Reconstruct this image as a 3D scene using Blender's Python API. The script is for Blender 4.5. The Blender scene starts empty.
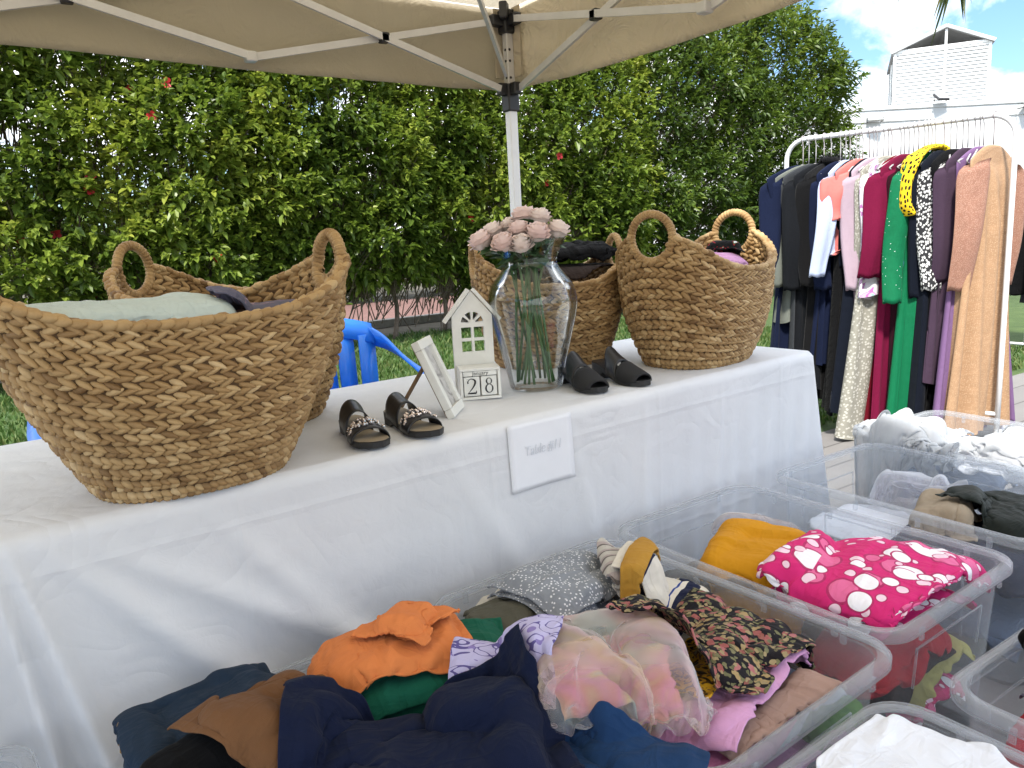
import bpy, bmesh, math, random
import numpy as np
from mathutils import Vector, Matrix

RNG = np.random.default_rng(7)
random.seed(7)
PI = math.pi
S = bpy.context.scene
COL = S.collection

# ------------------------------------------------------------------ mesh helpers
def tag(o, label=None, cat=None, group=None, kind=None):
    if label: o['label'] = label
    if cat: o['category'] = cat
    if group: o['group'] = group
    if kind: o['kind'] = kind
    return o

def thing(name, label, cat, loc=(0, 0, 0), rz=0.0, group=None):
    o = bpy.data.objects.new(name, None)
    o.empty_display_size = 0.1
    COL.objects.link(o)
    o.location = loc
    o.rotation_euler = (0, 0, rz)
    return tag(o, label, cat, group)

class MB:
    """collects vertices and faces, then links ONE mesh object"""
    def __init__(s):
        s.v = []; s.f = []; s.n = 0; s.attr = []; s.uv = []
    def add(s, V, F, attr=None, uv=None):
        V = np.asarray(V, float).reshape(-1, 3)
        s.v.append(V)
        if isinstance(F, np.ndarray):
            s.f.append(F + s.n)
        else:
            by = {}
            for f in F: by.setdefault(len(f), []).append(f)
            for k, l in by.items(): s.f.append(np.array(l, int) + s.n)
        if attr is not None: s.attr.append(np.broadcast_to(np.asarray(attr, float), (len(V),)))
        if uv is not None: s.uv.append(np.asarray(uv, float))
        s.n += len(V)
        return s
    def build(s, name, mat, parent=None, smooth=True):
        V = np.concatenate(s.v)
        me = bpy.data.meshes.new(name)
        nl = sum(f.size for f in s.f); nf = sum(len(f) for f in s.f)
        me.vertices.add(len(V)); me.loops.add(nl); me.polygons.add(nf)
        me.vertices.foreach_set('co', V.astype(np.float32).ravel())
        li = np.concatenate([f.ravel() for f in s.f]).astype(np.int32)
        me.loops.foreach_set('vertex_index', li)
        ls = []; off = 0
        for f in s.f:
            k = f.shape[1]
            ls.append(off + np.arange(len(f)) * k); off += f.size
        me.polygons.foreach_set('loop_start', np.concatenate(ls).astype(np.int32))
        me.update(calc_edges=True)
        me.validate()
        if s.attr:
            a = me.attributes.new('tint', 'FLOAT', 'POINT')
            a.data.foreach_set('value', np.concatenate(s.attr).astype(np.float32))
        if s.uv:
            uv = np.concatenate(s.uv)
            l = me.uv_layers.new(name='UVMap')
            idx = np.empty(len(me.loops), np.int32); me.loops.foreach_get('vertex_index', idx)
            l.data.foreach_set('uv', uv[idx].astype(np.float32).ravel())
        me.polygons.foreach_set('use_smooth', np.full(len(me.polygons), smooth))
        me.materials.append(mat)
        o = bpy.data.objects.new(name, me)
        COL.objects.link(o)
        if parent is not None: o.parent = parent
        return o

def one(name, VF, mat, parent=None, smooth=True):
    return MB().add(*VF).build(name, mat, parent, smooth)

def bbox(c, s, bev=0.0, seg=2, M=None):
    bm = bmesh.new()
    bmesh.ops.create_cube(bm, size=1.0)
    for v in bm.verts: v.co = Vector((v.co.x * s[0], v.co.y * s[1], v.co.z * s[2]))
    if bev: bmesh.ops.bevel(bm, geom=bm.edges[:], offset=bev, segments=seg, affect='EDGES', profile=0.5)
    V = np.array([v.co[:] for v in bm.verts]); F = [[v.index for v in f.verts] for f in bm.faces]
    bm.verts.index_update()
    F = [[v.index for v in f.verts] for f in bm.faces]
    bm.free()
    if M is not None: V = V @ np.asarray(M, float).T
    return V + np.asarray(c, float), F

def rotz(a):
    return np.array([[math.cos(a), -math.sin(a), 0], [math.sin(a), math.cos(a), 0], [0, 0, 1]])
def rotx(a):
    return np.array([[1, 0, 0], [0, math.cos(a), -math.sin(a)], [0, math.sin(a), math.cos(a)]])
def roty(a):
    return np.array([[math.cos(a), 0, math.sin(a)], [0, 1, 0], [-math.sin(a), 0, math.cos(a)]])

def frames(P):
    P = np.asarray(P, float); n = len(P)
    T = np.gradient(P, axis=0); T /= np.linalg.norm(T, axis=1)[:, None] + 1e-12
    a = np.array([0, 0, 1.]) if abs(T[0][2]) < .9 else np.array([1., 0, 0])
    N = np.zeros_like(P); N[0] = a - T[0] * (a @ T[0]); N[0] /= np.linalg.norm(N[0])
    for i in range(1, n):
        v = N[i - 1] - T[i] * (N[i - 1] @ T[i]); N[i] = v / (np.linalg.norm(v) + 1e-12)
    return T, N, np.cross(T, N)

def gridF(m, n, wrap=False):
    i = np.arange(m - 1)[:, None]; j = np.arange(n if wrap else n - 1)[None, :]
    j2 = (j + 1) % n
    a = i * n + j; b = i * n + j2; c = (i + 1) * n + j2; d = (i + 1) * n + j
    return np.stack([a, b, c, d], -1).reshape(-1, 4)

def tube(P, r, seg=8, flat=None, caps=True):
    P = np.asarray(P, float); n = len(P)
    r = np.broadcast_to(np.asarray(r, float), (n,))
    T, N, B = frames(P)
    t = np.arange(seg) / seg * 2 * PI
    fx, fy = (1, 1) if flat is None else flat
    V = P[:, None] + r[:, None, None] * (np.cos(t)[None, :, None] * N[:, None] * fx + np.sin(t)[None, :, None] * B[:, None] * fy)
    F = [list(f) for f in gridF(n, seg, True)]
    if caps: F += [list(range(seg))[::-1], list((n - 1) * seg + np.arange(seg))]
    return V.reshape(-1, 3), F

def bar(p, q, w, h=None, seg=4):
    """square section bar from p to q"""
    return tube([p, q], (w if h is None else max(w, h)) * .7071, seg) if h is None else tube([p, q], .7071, 4, flat=(h, w))

def lathe(prof, seg=32):
    prof = np.asarray(prof, float)
    t = np.arange(seg) / seg * 2 * PI
    V = np.stack([prof[:, 0][:, None] * np.cos(t), prof[:, 0][:, None] * np.sin(t), np.broadcast_to(prof[:, 1][:, None], (len(prof), seg))], -1)
    return V.reshape(-1, 3), gridF(len(prof), seg, True)

def smooth_path(pts, n):
    """Catmull-Rom through pts"""
    P = np.asarray(pts, float); P = np.vstack([2 * P[0] - P[1], P, 2 * P[-1] - P[-2]])
    m = len(P) - 3; out = []
    for t in np.linspace(0, m - 1e-6, n):
        i = int(t); u = t - i; a, b, c, d = P[i:i + 4]
        out.append(.5 * ((2 * b) + (-a + c) * u + (2 * a - 5 * b + 4 * c - d) * u * u + (-a + 3 * b - 3 * c + d) * u ** 3))
    return np.array(out)

def lerp_tab(x, tab):
    tab = np.asarray(tab, float); return np.interp(x, tab[:, 0], tab[:, 1])

def vnoise(x, y, seed=0):
    """smooth value noise, numpy"""
    xi = np.floor(x).astype(int); yi = np.floor(y).astype(int); fx = x - xi; fy = y - yi
    fx = fx * fx * (3 - 2 * fx); fy = fy * fy * (3 - 2 * fy)
    def h(a, b):
        n = (a * 374761393 + b * 668265263 + seed * 974634301) & 0x7fffffff
        n = ((n ^ (n >> 13)) * 1274126177) & 0x7fffffff
        return ((n ^ (n >> 16)) & 0xffff) / 65535.0
    return (h(xi, yi) * (1 - fx) + h(xi + 1, yi) * fx) * (1 - fy) + (h(xi, yi + 1) * (1 - fx) + h(xi + 1, yi + 1) * fx) * fy

# ------------------------------------------------------------------ materials
class NT:
    def __init__(s, name):
        s.m = bpy.data.materials.new(name); s.m.use_nodes = True
        s.t = s.m.node_tree; s.t.nodes.clear()
        s.out = s.t.nodes.new('ShaderNodeOutputMaterial')
    def n(s, typ, **kw):
        nd = s.t.nodes.new(typ)
        for k, v in kw.items(): setattr(nd, k, v)
        return nd
    def set(s, sock, v):
        if v is None: return
        if isinstance(v, bpy.types.NodeSocket): s.t.links.new(v, sock)
        elif isinstance(v, (tuple, list)) and len(v) == 3 and sock.type == 'RGBA': sock.default_value = (*v, 1)
        else: sock.default_value = v
    def coord(s, kind='Object'):
        return s.n('ShaderNodeTexCoord').outputs[kind]
    def mapping(s, vec, scale=(1, 1, 1), rot=(0, 0, 0)):
        m = s.n('ShaderNodeMapping'); s.set(m.inputs['Vector'], vec); m.inputs['Scale'].default_value = scale; m.inputs['Rotation'].default_value = rot
        return m.outputs[0]
    def noise(s, vec, scale, detail=3, rough=.55, dist=0):
        n = s.n('ShaderNodeTexNoise'); s.set(n.inputs['Vector'], vec); n.inputs['Scale'].default_value = scale
        n.inputs['Detail'].default_value = detail; n.inputs['Roughness'].default_value = rough; n.inputs['Distortion'].default_value = dist
        return n.outputs['Fac']
    def vor(s, vec, scale, feature='F1', rand=1.0):
        n = s.n('ShaderNodeTexVoronoi', feature=feature, voronoi_dimensions='2D'); s.set(n.inputs['Vector'], vec); n.inputs['Scale'].default_value = scale
        n.inputs['Randomness'].default_value = rand
        return n
    def wave(s, vec, scale, dist=0, dirn='X'):
        n = s.n('ShaderNodeTexWave', bands_direction=dirn); s.set(n.inputs['Vector'], vec); n.inputs['Scale'].default_value = scale
        n.inputs['Distortion'].default_value = dist
        return n.outputs['Fac']
    def math(s, op, a, b=None, clamp=False):
        n = s.n('ShaderNodeMath', operation=op, use_clamp=clamp); s.set(n.inputs[0], a); s.set(n.inputs[1], b)
        return n.outputs[0]
    def mix(s, fac, a, b):
        n = s.n('ShaderNodeMix', data_type='RGBA'); s.set(n.inputs[0], fac); s.set(n.inputs[6], a); s.set(n.inputs[7], b)
        return n.outputs[2]
    def ramp(s, fac, stops, interp='LINEAR'):
        n = s.n('ShaderNodeValToRGB'); s.set(n.inputs[0], fac); cr = n.color_ramp; cr.interpolation = interp
        while len(cr.elements) < len(stops): cr.elements.new(.5)
        for e, (p, c) in zip(cr.elements, stops): e.position = p; e.color = (*c, 1) if len(c) == 3 else c
        return n.outputs[0]
    def attr(s, name):
        n = s.n('ShaderNodeAttribute'); n.attribute_name = name; return n.outputs['Fac']
    def bump(s, h, strength=.3, dist=.01, nrm=None):
        n = s.n('ShaderNodeBump'); s.set(n.inputs['Height'], h); n.inputs['Strength'].default_value = strength; n.inputs['Distance'].default_value = dist
        if nrm is not None: s.set(n.inputs['Normal'], nrm)
        return n.outputs[0]
    def pbr(s, color=None, rough=.5, normal=None, **kw):
        n = s.n('ShaderNodeBsdfPrincipled'); s.set(n.inputs['Base Color'], color); s.set(n.inputs['Roughness'], rough)
        if normal is not None: s.set(n.inputs['Normal'], normal)
        for k, v in kw.items(): s.set(n.inputs[k.replace('_', ' ')], v)
        return n.outputs[0]
    def shader_mix(s, fac, a, b):
        n = s.n('ShaderNodeMixShader'); s.set(n.inputs[0], fac); s.set(n.inputs[1], a); s.set(n.inputs[2], b); return n.outputs[0]
    def done(s, sh):
        s.t.links.new(sh, s.out.inputs['Surface']); return s.m

def plain(name, c, rough=.5, metal=0.0, var=.12, scale=18, bump=.05, **kw):
    t = NT(name); co = t.coord()
    n = t.noise(co, scale, 4)
    colr = t.ramp(n, [(.3, tuple(x * (1 - var) for x in c)), (.7, tuple(min(1, x * (1 + var)) for x in c))])
    return t.done(t.pbr(colr, t.math('ADD', t.math('MULTIPLY', n, .15), rough - .07), t.bump(n, bump, .004), Metallic=metal, **kw))

def cloth_mat(name, c, rough=.85, var=.12, sheen=.03, weave=900, pattern=None, trans=0.0, wr=.28):
    """woven fabric: colour (or pattern over UV in metres), fine weave bump, sheen"""
    t = NT(name); uv = t.coord('UV')
    n = t.noise(uv, 9, 4)
    if pattern: base = pattern(t, uv)
    else: base = t.mix(n, tuple(x * (1 - var) for x in c), tuple(min(1, x * (1 + var)) for x in c))
    w = t.math('ADD', t.wave(uv, weave / 6.28, 0, 'X'), t.wave(uv, weave / 6.28, 0, 'Y'))
    h = t.math('ADD', t.math('MULTIPLY', w, .35), t.noise(uv, 60, 3))
    rd = [t.math('POWER', t.math('SUBTRACT', 1.0, t.math('ABSOLUTE', t.math('SUBTRACT', t.math('MULTIPLY', t.noise(t.mapping(uv, (sx, sy, 1), (0, 0, ra)), sc, 2, .5, 1.1), 2.0), 1.0))), 5.0) for sx, sy, ra, sc in ((1, .35, .5, 17), (.4, 1, .9, 26))]
    h2 = t.math('ADD', rd[0], t.math('MULTIPLY', rd[1], .6))
    sh = t.pbr(base, rough, t.bump(h, .22, .002, t.bump(h2, wr, .010)), Sheen_Weight=sheen, Sheen_Roughness=.5, Specular_IOR_Level=.10)
    if trans:
        tr = t.n('ShaderNodeBsdfTranslucent'); t.set(tr.inputs[0], base)
        sh = t.shader_mix(trans, sh, tr.outputs[0])
    return t.done(sh)

# --- fabric patterns
def pat_bubbles(t, uv):
    base = (.62, .025, .16)
    c = base
    for sc, thr, colr, rot in ((11, .46, (.72, .14, .30), .4), (10, .44, (.86, .80, .83), 1.1), (22, .34, (.84, .60, .68), 2.0), (15, .36, (.86, .82, .84), 2.9)):
        mp = t.mapping(uv, rot=(0, 0, rot))
        v = t.vor(mp, sc, 'F1', .9); d = v.outputs['Distance']
        rnd = t.n('ShaderNodeSeparateColor'); t.set(rnd.inputs[0], v.outputs['Color'])
        keep = t.math('GREATER_THAN', rnd.outputs[0], .42)
        lim = t.math('MULTIPLY', t.math('ADD', rnd.outputs[1], .45), thr * .8)
        inside = t.math('MULTIPLY', t.math('LESS_THAN', d, lim), keep)
        ring = t.math('MULTIPLY', t.math('LESS_THAN', t.math('ABSOLUTE', t.math('SUBTRACT', d, lim)), .03), keep)
        c = t.mix(inside, c, colr); c = t.mix(ring, c, (.42, .03, .12))
    return c
def pat_floral(t, uv):
    c = (.012, .010, .012)
    n = t.noise(uv, 120, 2)
    for sc, thr, cols in ((44, .36, [(.0, (.26, .02, .05)), (.35, (.36, .08, .12)), (.6, (.32, .22, .09)), (.8, (.20, .012, .03))]),
                          (80, .36, [(.0, (.08, .10, .04)), (.4, (.28, .22, .11)), (.7, (.04, .06, .02))])):
        wv = t.n('ShaderNodeVectorMath', operation='ADD'); t.set(wv.inputs[0], uv)
        nn = t.n('ShaderNodeTexNoise'); t.set(nn.inputs['Vector'], uv); nn.inputs['Scale'].default_value = 60
        sc2 = t.n('ShaderNodeVectorMath', operation='SCALE'); t.set(sc2.inputs[0], nn.outputs['Color']); sc2.inputs['Scale'].default_value = .022
        t.set(wv.inputs[1], sc2.outputs[0])
        v = t.vor(wv.outputs[0], sc, 'F1', 1.0)
        sep = t.n('ShaderNodeSeparateColor'); t.set(sep.inputs[0], v.outputs['Color'])
        inside = t.math('MULTIPLY', t.math('LESS_THAN', v.outputs['Distance'], thr), t.math('GREATER_THAN', sep.outputs[2], .25))
        col = t.ramp(sep.outputs[0], cols, 'CONSTANT')
        col = t.mix(t.math('MULTIPLY', n, .8), col, t.mix(.5, col, (.55, .42, .25)))
        c = t.mix(inside, c, col)
    return c
def pat_paisley(t, uv):
    n = t.noise(uv, 34, 2, dist=1.5)
    return t.ramp(n, [(.0, (.03, .02, .01)), (.40, (.10, .05, .01)), (.44, (.60, .33, .02)), (.54, (.70, .42, .05)), (.58, (.20, .10, .04)), (.66, (.35, .30, .16))], 'CONSTANT')
def pat_vines(t, uv):
    n = t.noise(uv, 16, 1, dist=2.2)
    line = t.math('LESS_THAN', t.math('ABSOLUTE', t.math('SUBTRACT', n, .5)), .022)
    v = t.vor(uv, 30); leaf = t.math('LESS_THAN', v.outputs['Distance'], .2)
    c = t.mix(line, (.50, .47, .70), (.11, .09, .27))
    return t.mix(t.math('MULTIPLY', leaf, t.math('GREATER_THAN', n, .45)), c, (.25, .20, .46))
def pat_stripes(t, uv):
    s = t.n('ShaderNodeSeparateXYZ'); t.set(s.inputs[0], uv)
    f = t.math('FRACT', t.math('MULTIPLY', s.outputs[1], 8.5))
    return t.ramp(f, [(0, (.68, .63, .54)), (.55, (.012, .016, .045)), (.80, (.68, .63, .54)), (.9, (.03, .06, .25)), (.94, (.68, .63, .54))], 'CONSTANT')
def pat_layers(t, uv):
    s = t.n('ShaderNodeSeparateXYZ'); t.set(s.inputs[0], uv)
    f = t.math('FRACT', t.math('MULTIPLY', s.outputs[0], 26))
    return t.ramp(f, [(0, (.52, .49, .44)), (.6, (.16, .14, .13)), (.75, (.42, .36, .34))], 'CONSTANT')
def pat_sparkle(base, dots, sc=110, thr=.23, keep=.35):
    def f(t, uv):
        v = t.vor(uv, sc); sep = t.n('ShaderNodeSeparateColor'); t.set(sep.inputs[0], v.outputs['Color'])
        ins = t.math('MULTIPLY', t.math('LESS_THAN', v.outputs['Distance'], thr), t.math('GREATER_THAN', sep.outputs[0], keep))
        n = t.noise(uv, 25, 4)
        return t.mix(ins, t.mix(n, tuple(x * .75 for x in base), tuple(x * 1.2 for x in base)), dots)
    return f
def pat_denim(c):
    def f(t, uv):
        mp = t.mapping(uv, rot=(0, 0, .78))
        w = t.wave(mp, 300, .5); n = t.noise(uv, 14, 5, .65)
        d = tuple(x * .55 for x in c); l = tuple(min(1, x * 1.9) for x in c)
        return t.mix(t.math('ADD', t.math('MULTIPLY', w, .25), t.math('MULTIPLY', n, .55)), d, l)
    return f
def pat_leopard(t, uv):
    v = t.vor(uv, 38, 'F1', .8); n = t.noise(uv, 45, 2)
    ins = t.math('LESS_THAN', t.math('ADD', v.outputs['Distance'], t.math('MULTIPLY', n, .25)), .42)
    return t.mix(ins, (.74, .50, .02), (.015, .012, .01))
def pat_blossom(t, uv):
    n = t.noise(uv, 13, 2, dist=1.0)
    return t.ramp(n, [(0, (.66, .63, .64)), (.47, (.60, .58, .60)), (.53, (.38, .14, .36)), (.57, (.50, .38, .52)), (.62, (.28, .46, .42)), (.7, (.62, .62, .62))], 'CONSTANT')
def pat_pastel(t, uv):
    n = t.noise(uv, 9, 2, dist=.6)
    return t.ramp(n, [(.25, (.66, .60, .20)), (.40, (.72, .33, .26)), (.5, (.74, .30, .42)), (.58, (.70, .52, .22)), (.7, (.40, .60, .48))])
# ------------------------------------------------------------------ cloth that falls and settles
class Field:
    """height field (world metres) the cloth comes to rest on"""
    def __init__(s, x0, y0, x1, y1, z, res=.01):
        s.x0, s.y0, s.res = x0, y0, res
        s.nx = int((x1 - x0) / res) + 2; s.ny = int((y1 - y0) / res) + 2
        s.h = np.full((s.nx, s.ny), float(z))
        s.X, s.Y = np.meshgrid(x0 + np.arange(s.nx) * res, y0 + np.arange(s.ny) * res, indexing='ij')
    def at(s, x, y):
        u = np.clip((x - s.x0) / s.res, 0, s.nx - 1.001); v = np.clip((y - s.y0) / s.res, 0, s.ny - 1.001)
        i = u.astype(int); j = v.astype(int); u = u - i; v = v - j; h = s.h
        return (h[i, j] * (1 - u) + h[i + 1, j] * u) * (1 - v) + (h[i, j + 1] * (1 - u) + h[i + 1, j + 1] * u) * v
    def pad(s, cx, cy, w, d, th, rot=0.0, p=7):
        """a rounded cushion of cloth layers added on top"""
        c, q = math.cos(rot), math.sin(rot)
        u = ((s.X - cx) * c + (s.Y - cy) * q) / (w / 2); v = (-(s.X - cx) * q + (s.Y - cy) * c) / (d / 2)
        r = np.clip(1 - np.abs(u) ** p - np.abs(v) ** p, 0, 1) ** .4
        m = r > 0
        if m.any():
            lvl = np.percentile(s.h[m], 70)
            s.h = np.where(m, np.maximum(s.h, s.h * (1 - .5 * r) + lvl * .5 * r + th * r), s.h)
    def splat(s, P, th):
        i = np.clip(((P[:, 0] - s.x0) / s.res + .5).astype(int), 1, s.nx - 2); j = np.clip(((P[:, 1] - s.y0) / s.res + .5).astype(int), 1, s.ny - 2)
        g = np.full_like(s.h, -9.)
        for a in (-1, 0, 1):
            for b in (-1, 0, 1): np.maximum.at(g, (i + a, j + b), P[:, 2] + th)
        s.h = np.maximum(s.h, g)

def settle(F, cx, cy, w, d, rot=0.0, n=54, squeeze=.9, crumple=.02, steps=60, seed=0, bound=None, z0=None, shear=0.0, th=.006, freq=3.0, fold=.011):
    """numpy position-based cloth: a w x d sheet, pushed together by `squeeze`, falls on field F"""
    m = max(12, int(round(n * math.sqrt(d / w)))); n = max(12, int(round(n * math.sqrt(w / d))))
    a = np.linspace(-.5, .5, n); b = np.linspace(-.5, .5, m)
    A, B = np.meshgrid(a, b, indexing='ij')
    lx = w / (n - 1); ly = d / (m - 1); ld = math.hypot(lx, ly)
    nz = lambda f, sd: vnoise((A + 3) * f + sd, (B + 3) * f + sd, seed * 7 + sd) - .5
    x = A * w * squeeze + shear * B * d + nz(freq, 1) * crumple * 2; y = B * d * squeeze + nz(freq, 2) * crumple * 2
    c, q = math.cos(rot), math.sin(rot)
    P = np.stack([cx + x * c - y * q, cy + x * q + y * c, np.zeros_like(x)], -1)
    top = F.at(P[..., 0], P[..., 1])
    base = (np.maximum(top, np.percentile(top, 60)) if z0 is None else np.full_like(top, z0))
    P[..., 2] = base + .012 + (nz(freq * 1.3, 3) + .6 * nz(freq * 2.9, 4) + .5) * crumple * 2.2
    V = np.zeros_like(P)
    def con(s1, s2, L, k):
        p, r = P[s1], P[s2]; dlt = r - p; l = np.linalg.norm(dlt, axis=-1, keepdims=True) + 1e-9
        e = dlt * (.5 * k * (l - L) / l); P[s1] += e; P[s2] -= e
    sl = slice
    groups = []
    for o in (0, 1):
        k = (n - 1 - o + 1) // 2
        if n - 1 - o > 0: groups.append(((sl(o, o + 2 * ((n - o) // 2), 2), sl(None)), (sl(o + 1, o + 2 * ((n - o) // 2), 2), sl(None)), lx, 1.))
        groups.append(((sl(None), sl(o, o + 2 * ((m - o) // 2), 2)), (sl(None), sl(o + 1, o + 2 * ((m - o) // 2), 2)), ly, 1.))
    for o in (0, 1):
        e = o + 2 * ((n - o) // 2)
        groups.append(((sl(o, e, 2), sl(0, m - 1)), (sl(o + 1, e, 2), sl(1, m)), ld, .35))
        groups.append(((sl(o, e, 2), sl(1, m)), (sl(o + 1, e, 2), sl(0, m - 1)), ld, .35))
    for o in range(0, 4, 2):                       # bending: two apart
        for oo in (0, 1):
            st = o + oo
            cnt = len(range(st, n - 2, 4))
            if cnt: groups.append(((sl(st, st + 4 * cnt, 4), sl(None)), (sl(st + 2, st + 2 + 4 * cnt, 4), sl(None)), 2 * lx, .10))
            cnt = len(range(st, m - 2, 4))
            if cnt: groups.append(((sl(None), sl(st, st + 4 * cnt, 4)), (sl(None), sl(st + 2, st + 2 + 4 * cnt, 4)), 2 * ly, .10))
    dt = 1 / 60
    for it in range(steps):
        old = P.copy()
        V[..., 2] -= 9.8 * dt; P += V * dt
        for _ in range(4):
            for g in groups: con(*g)
            h = F.at(P[..., 0], P[..., 1]) + .003
            P[..., 2] = np.maximum(P[..., 2], h)
            if bound is not None: bound(P)
        hit = P[..., 2] <= h + .003
        V = (P - old) / dt * .93
        V[hit] *= .35
        sp = np.linalg.norm(V, axis=-1, keepdims=True); V *= np.minimum(1, 1.5 / (sp + 1e-9))
    # fine folds: stretched ridges running across the sheet
    if fold:
        G0 = np.gradient(P, axis=0); G1 = np.gradient(P, axis=1); Nn = np.cross(G0, G1); Nn /= np.linalg.norm(Nn, axis=-1, keepdims=True) + 1e-9
        rg = np.random.default_rng(seed + 50); X_, Y_ = (A + .5) * w, (B + .5) * d; tot = 0
        for k_ in range(4):
            an = rg.uniform(0, PI); u_ = X_ * math.cos(an) + Y_ * math.sin(an); v_ = -X_ * math.sin(an) + Y_ * math.cos(an)
            u_ = u_ + .06 * (vnoise(X_ * 8 + k_, Y_ * 8, seed + k_) - .5)
            r_ = 1 - np.abs(2 * vnoise(u_ * (20 if k_ < 2 else 38) + k_ * 9, v_ * (4 if k_ < 2 else 8), seed * 3 + k_) - 1)
            tot = tot + (r_ ** 2.5) * np.clip(vnoise(X_ * 6 + k_ * 3, Y_ * 6, seed + 20 + k_) * 1.8 - .5, 0, 1) * (1.0 if k_ < 2 else .45)
        P = P + Nn * (np.sign(Nn[..., 2:3]) * tot[..., None] * fold * .8)
    # light smoothing
    for _ in range(1):
        Q = P.copy(); Q[1:-1, 1:-1] = .6 * P[1:-1, 1:-1] + .1 * (P[2:, 1:-1] + P[:-2, 1:-1] + P[1:-1, 2:] + P[1:-1, :-2]); P = Q
    F.splat(P.reshape(-1, 3), th)
    uv = np.stack([(A + .5) * w, (B + .5) * d], -1).reshape(-1, 2)
    return P.reshape(-1, 3), gridF(n, m), uv, (n, m)

def rect_bound(cx, cy, w, d, rot, zrim):
    c, q = math.cos(rot), math.sin(rot)
    def f(P):
        u = (P[..., 0] - cx) * c + (P[..., 1] - cy) * q; v = -(P[..., 0] - cx) * q + (P[..., 1] - cy) * c
        m = P[..., 2] < zrim
        u2 = np.where(m, np.clip(u, -w / 2, w / 2), u); v2 = np.where(m, np.clip(v, -d / 2, d / 2), v)
        P[..., 0] = cx + u2 * c - v2 * q; P[..., 1] = cy + u2 * q + v2 * c
    return f

def ell_bound(cx, cy, a, b, rot):
    c, q = math.cos(rot), math.sin(rot)
    def f(P):
        u = (P[..., 0] - cx) * c + (P[..., 1] - cy) * q; v = -(P[..., 0] - cx) * q + (P[..., 1] - cy) * c
        r = np.sqrt((u / a) ** 2 + (v / b) ** 2); k = 1 / np.maximum(r, 1)
        u = u * k; v = v * k
        P[..., 0] = cx + u * c - v * q; P[..., 1] = cy + u * q + v * c
    return f

def cloth_obj(name, label, cat, mat, F, cx, cy, w, d, rot=0, pad=None, group=None, thick=.004, sub=1, parent=None, origin=True, layers=1, **kw):
    low = []
    if layers > 1:                                 # a folded piece: several thicknesses with their edges showing
        rg = np.random.default_rng(kw.get('seed', 0) + 77); w, d = pad[0] + .045, pad[1] + .045
        for l in range(layers - 1):
            F.pad(cx, cy, pad[0], pad[1], pad[2] / layers, rot)
            k2 = dict(kw); k2['fold'] = .004; k2['n'] = 36; k2['seed'] = kw.get('seed', 0) + 200 + l; k2['crumple'] = .006; k2['squeeze'] = .97; k2['th'] = .003
            low.append(settle(F, cx + rg.normal(0, .004), cy + rg.normal(0, .004), w, d, rot + rg.normal(0, .035), **k2))
        pad = (pad[0], pad[1], pad[2] / layers); kw.setdefault('squeeze', .94); kw.setdefault('th', .003)
    if pad: F.pad(cx, cy, pad[0], pad[1], pad[2], rot)
    V, Q, uv, nm = settle(F, cx, cy, w, d, rot, **kw)
    org = np.array([cx, cy, V[:, 2].min()])
    o = MB().add(V - org, Q, uv=uv).build(name, mat, parent)
    o.location = org
    s = o.modifiers.new('cloth thickness', 'SOLIDIFY'); s.thickness = thick; s.offset = -1
    for (V_, Q_, uv_, nm_) in low:
        c = MB().add(V_ - org, Q_, uv=uv_).build('lower_fold', mat, o)
        s_ = c.modifiers.new('cloth thickness', 'SOLIDIFY'); s_.thickness = .004; s_.offset = -1
        m_ = c.modifiers.new('smooth', 'SUBSURF'); m_.levels = 1; m_.render_levels = 1
    if sub:
        m = o.modifiers.new('smooth', 'SUBSURF'); m.levels = sub; m.render_levels = sub
    if label: tag(o, label, cat, group)
    return o, V, nm

# ------------------------------------------------------------------ camera
R = np.array([[0.8283410707, -0.1464546675, 0.5407421760], [-0.5577879402, -0.1256868831, 0.8204117388], [-0.0521889298, -0.9812002027, -0.1858022546]])
cam = bpy.data.cameras.new('camera'); co = bpy.data.objects.new('camera', cam); COL.objects.link(co)
M4 = np.eye(4); M4[:3, 0] = R[:, 0]; M4[:3, 1] = -R[:, 1]; M4[:3, 2] = -R[:, 2]; M4[:3, 3] = (0, 0, 1.2)
co.matrix_world = Matrix(M4.tolist())
cam.sensor_width = 36; cam.lens = 36 * 769 / 1024; cam.clip_start = .02; cam.clip_end = 2000
S.camera = co

# ------------------------------------------------------------------ light
SUN_EL = math.radians(56); SUN_H = np.array([-.75, -.66]); SUN_H /= np.linalg.norm(SUN_H)
sun = bpy.data.lights.new('sun', 'SUN'); so = bpy.data.objects.new('sun', sun); COL.objects.link(so)
sun.energy = 2.9; sun.angle = math.radians(6); sun.color = (1, .95, .87)
sd = Vector((SUN_H[0] * math.cos(SUN_EL), SUN_H[1] * math.cos(SUN_EL), math.sin(SUN_EL)))
so.rotation_euler = sd.to_track_quat('Z', 'Y').to_euler()
so.location = (-20, -9, 30)
W = bpy.data.worlds.new('World'); S.world = W; W.use_nodes = True
wt = W.node_tree; wt.nodes.clear()
def wn(t, **k):
    n = wt.nodes.new(t)
    for a, b in k.items(): setattr(n, a, b)
    return n
sky = wn('ShaderNodeTexSky', sky_type='NISHITA'); sky.sun_disc = False
sky.sun_elevation = SUN_EL; sky.sun_rotation = math.atan2(SUN_H[0], SUN_H[1]); sky.air_density = 1.2; sky.dust_density = .6; sky.ozone_density = 2.0
tc = wn('ShaderNodeTexCoord'); mp = wn('ShaderNodeMapping'); mp.inputs['Scale'].default_value = (1, 1, 1.7); mp.inputs['Location'].default_value = (.35, 1.31, .02)
nz = wn('ShaderNodeTexNoise'); nz.inputs['Scale'].default_value = 3.2; nz.inputs['Detail'].default_value = 9; nz.inputs['Roughness'].default_value = .56; nz.inputs['Distortion'].default_value = .35
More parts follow.
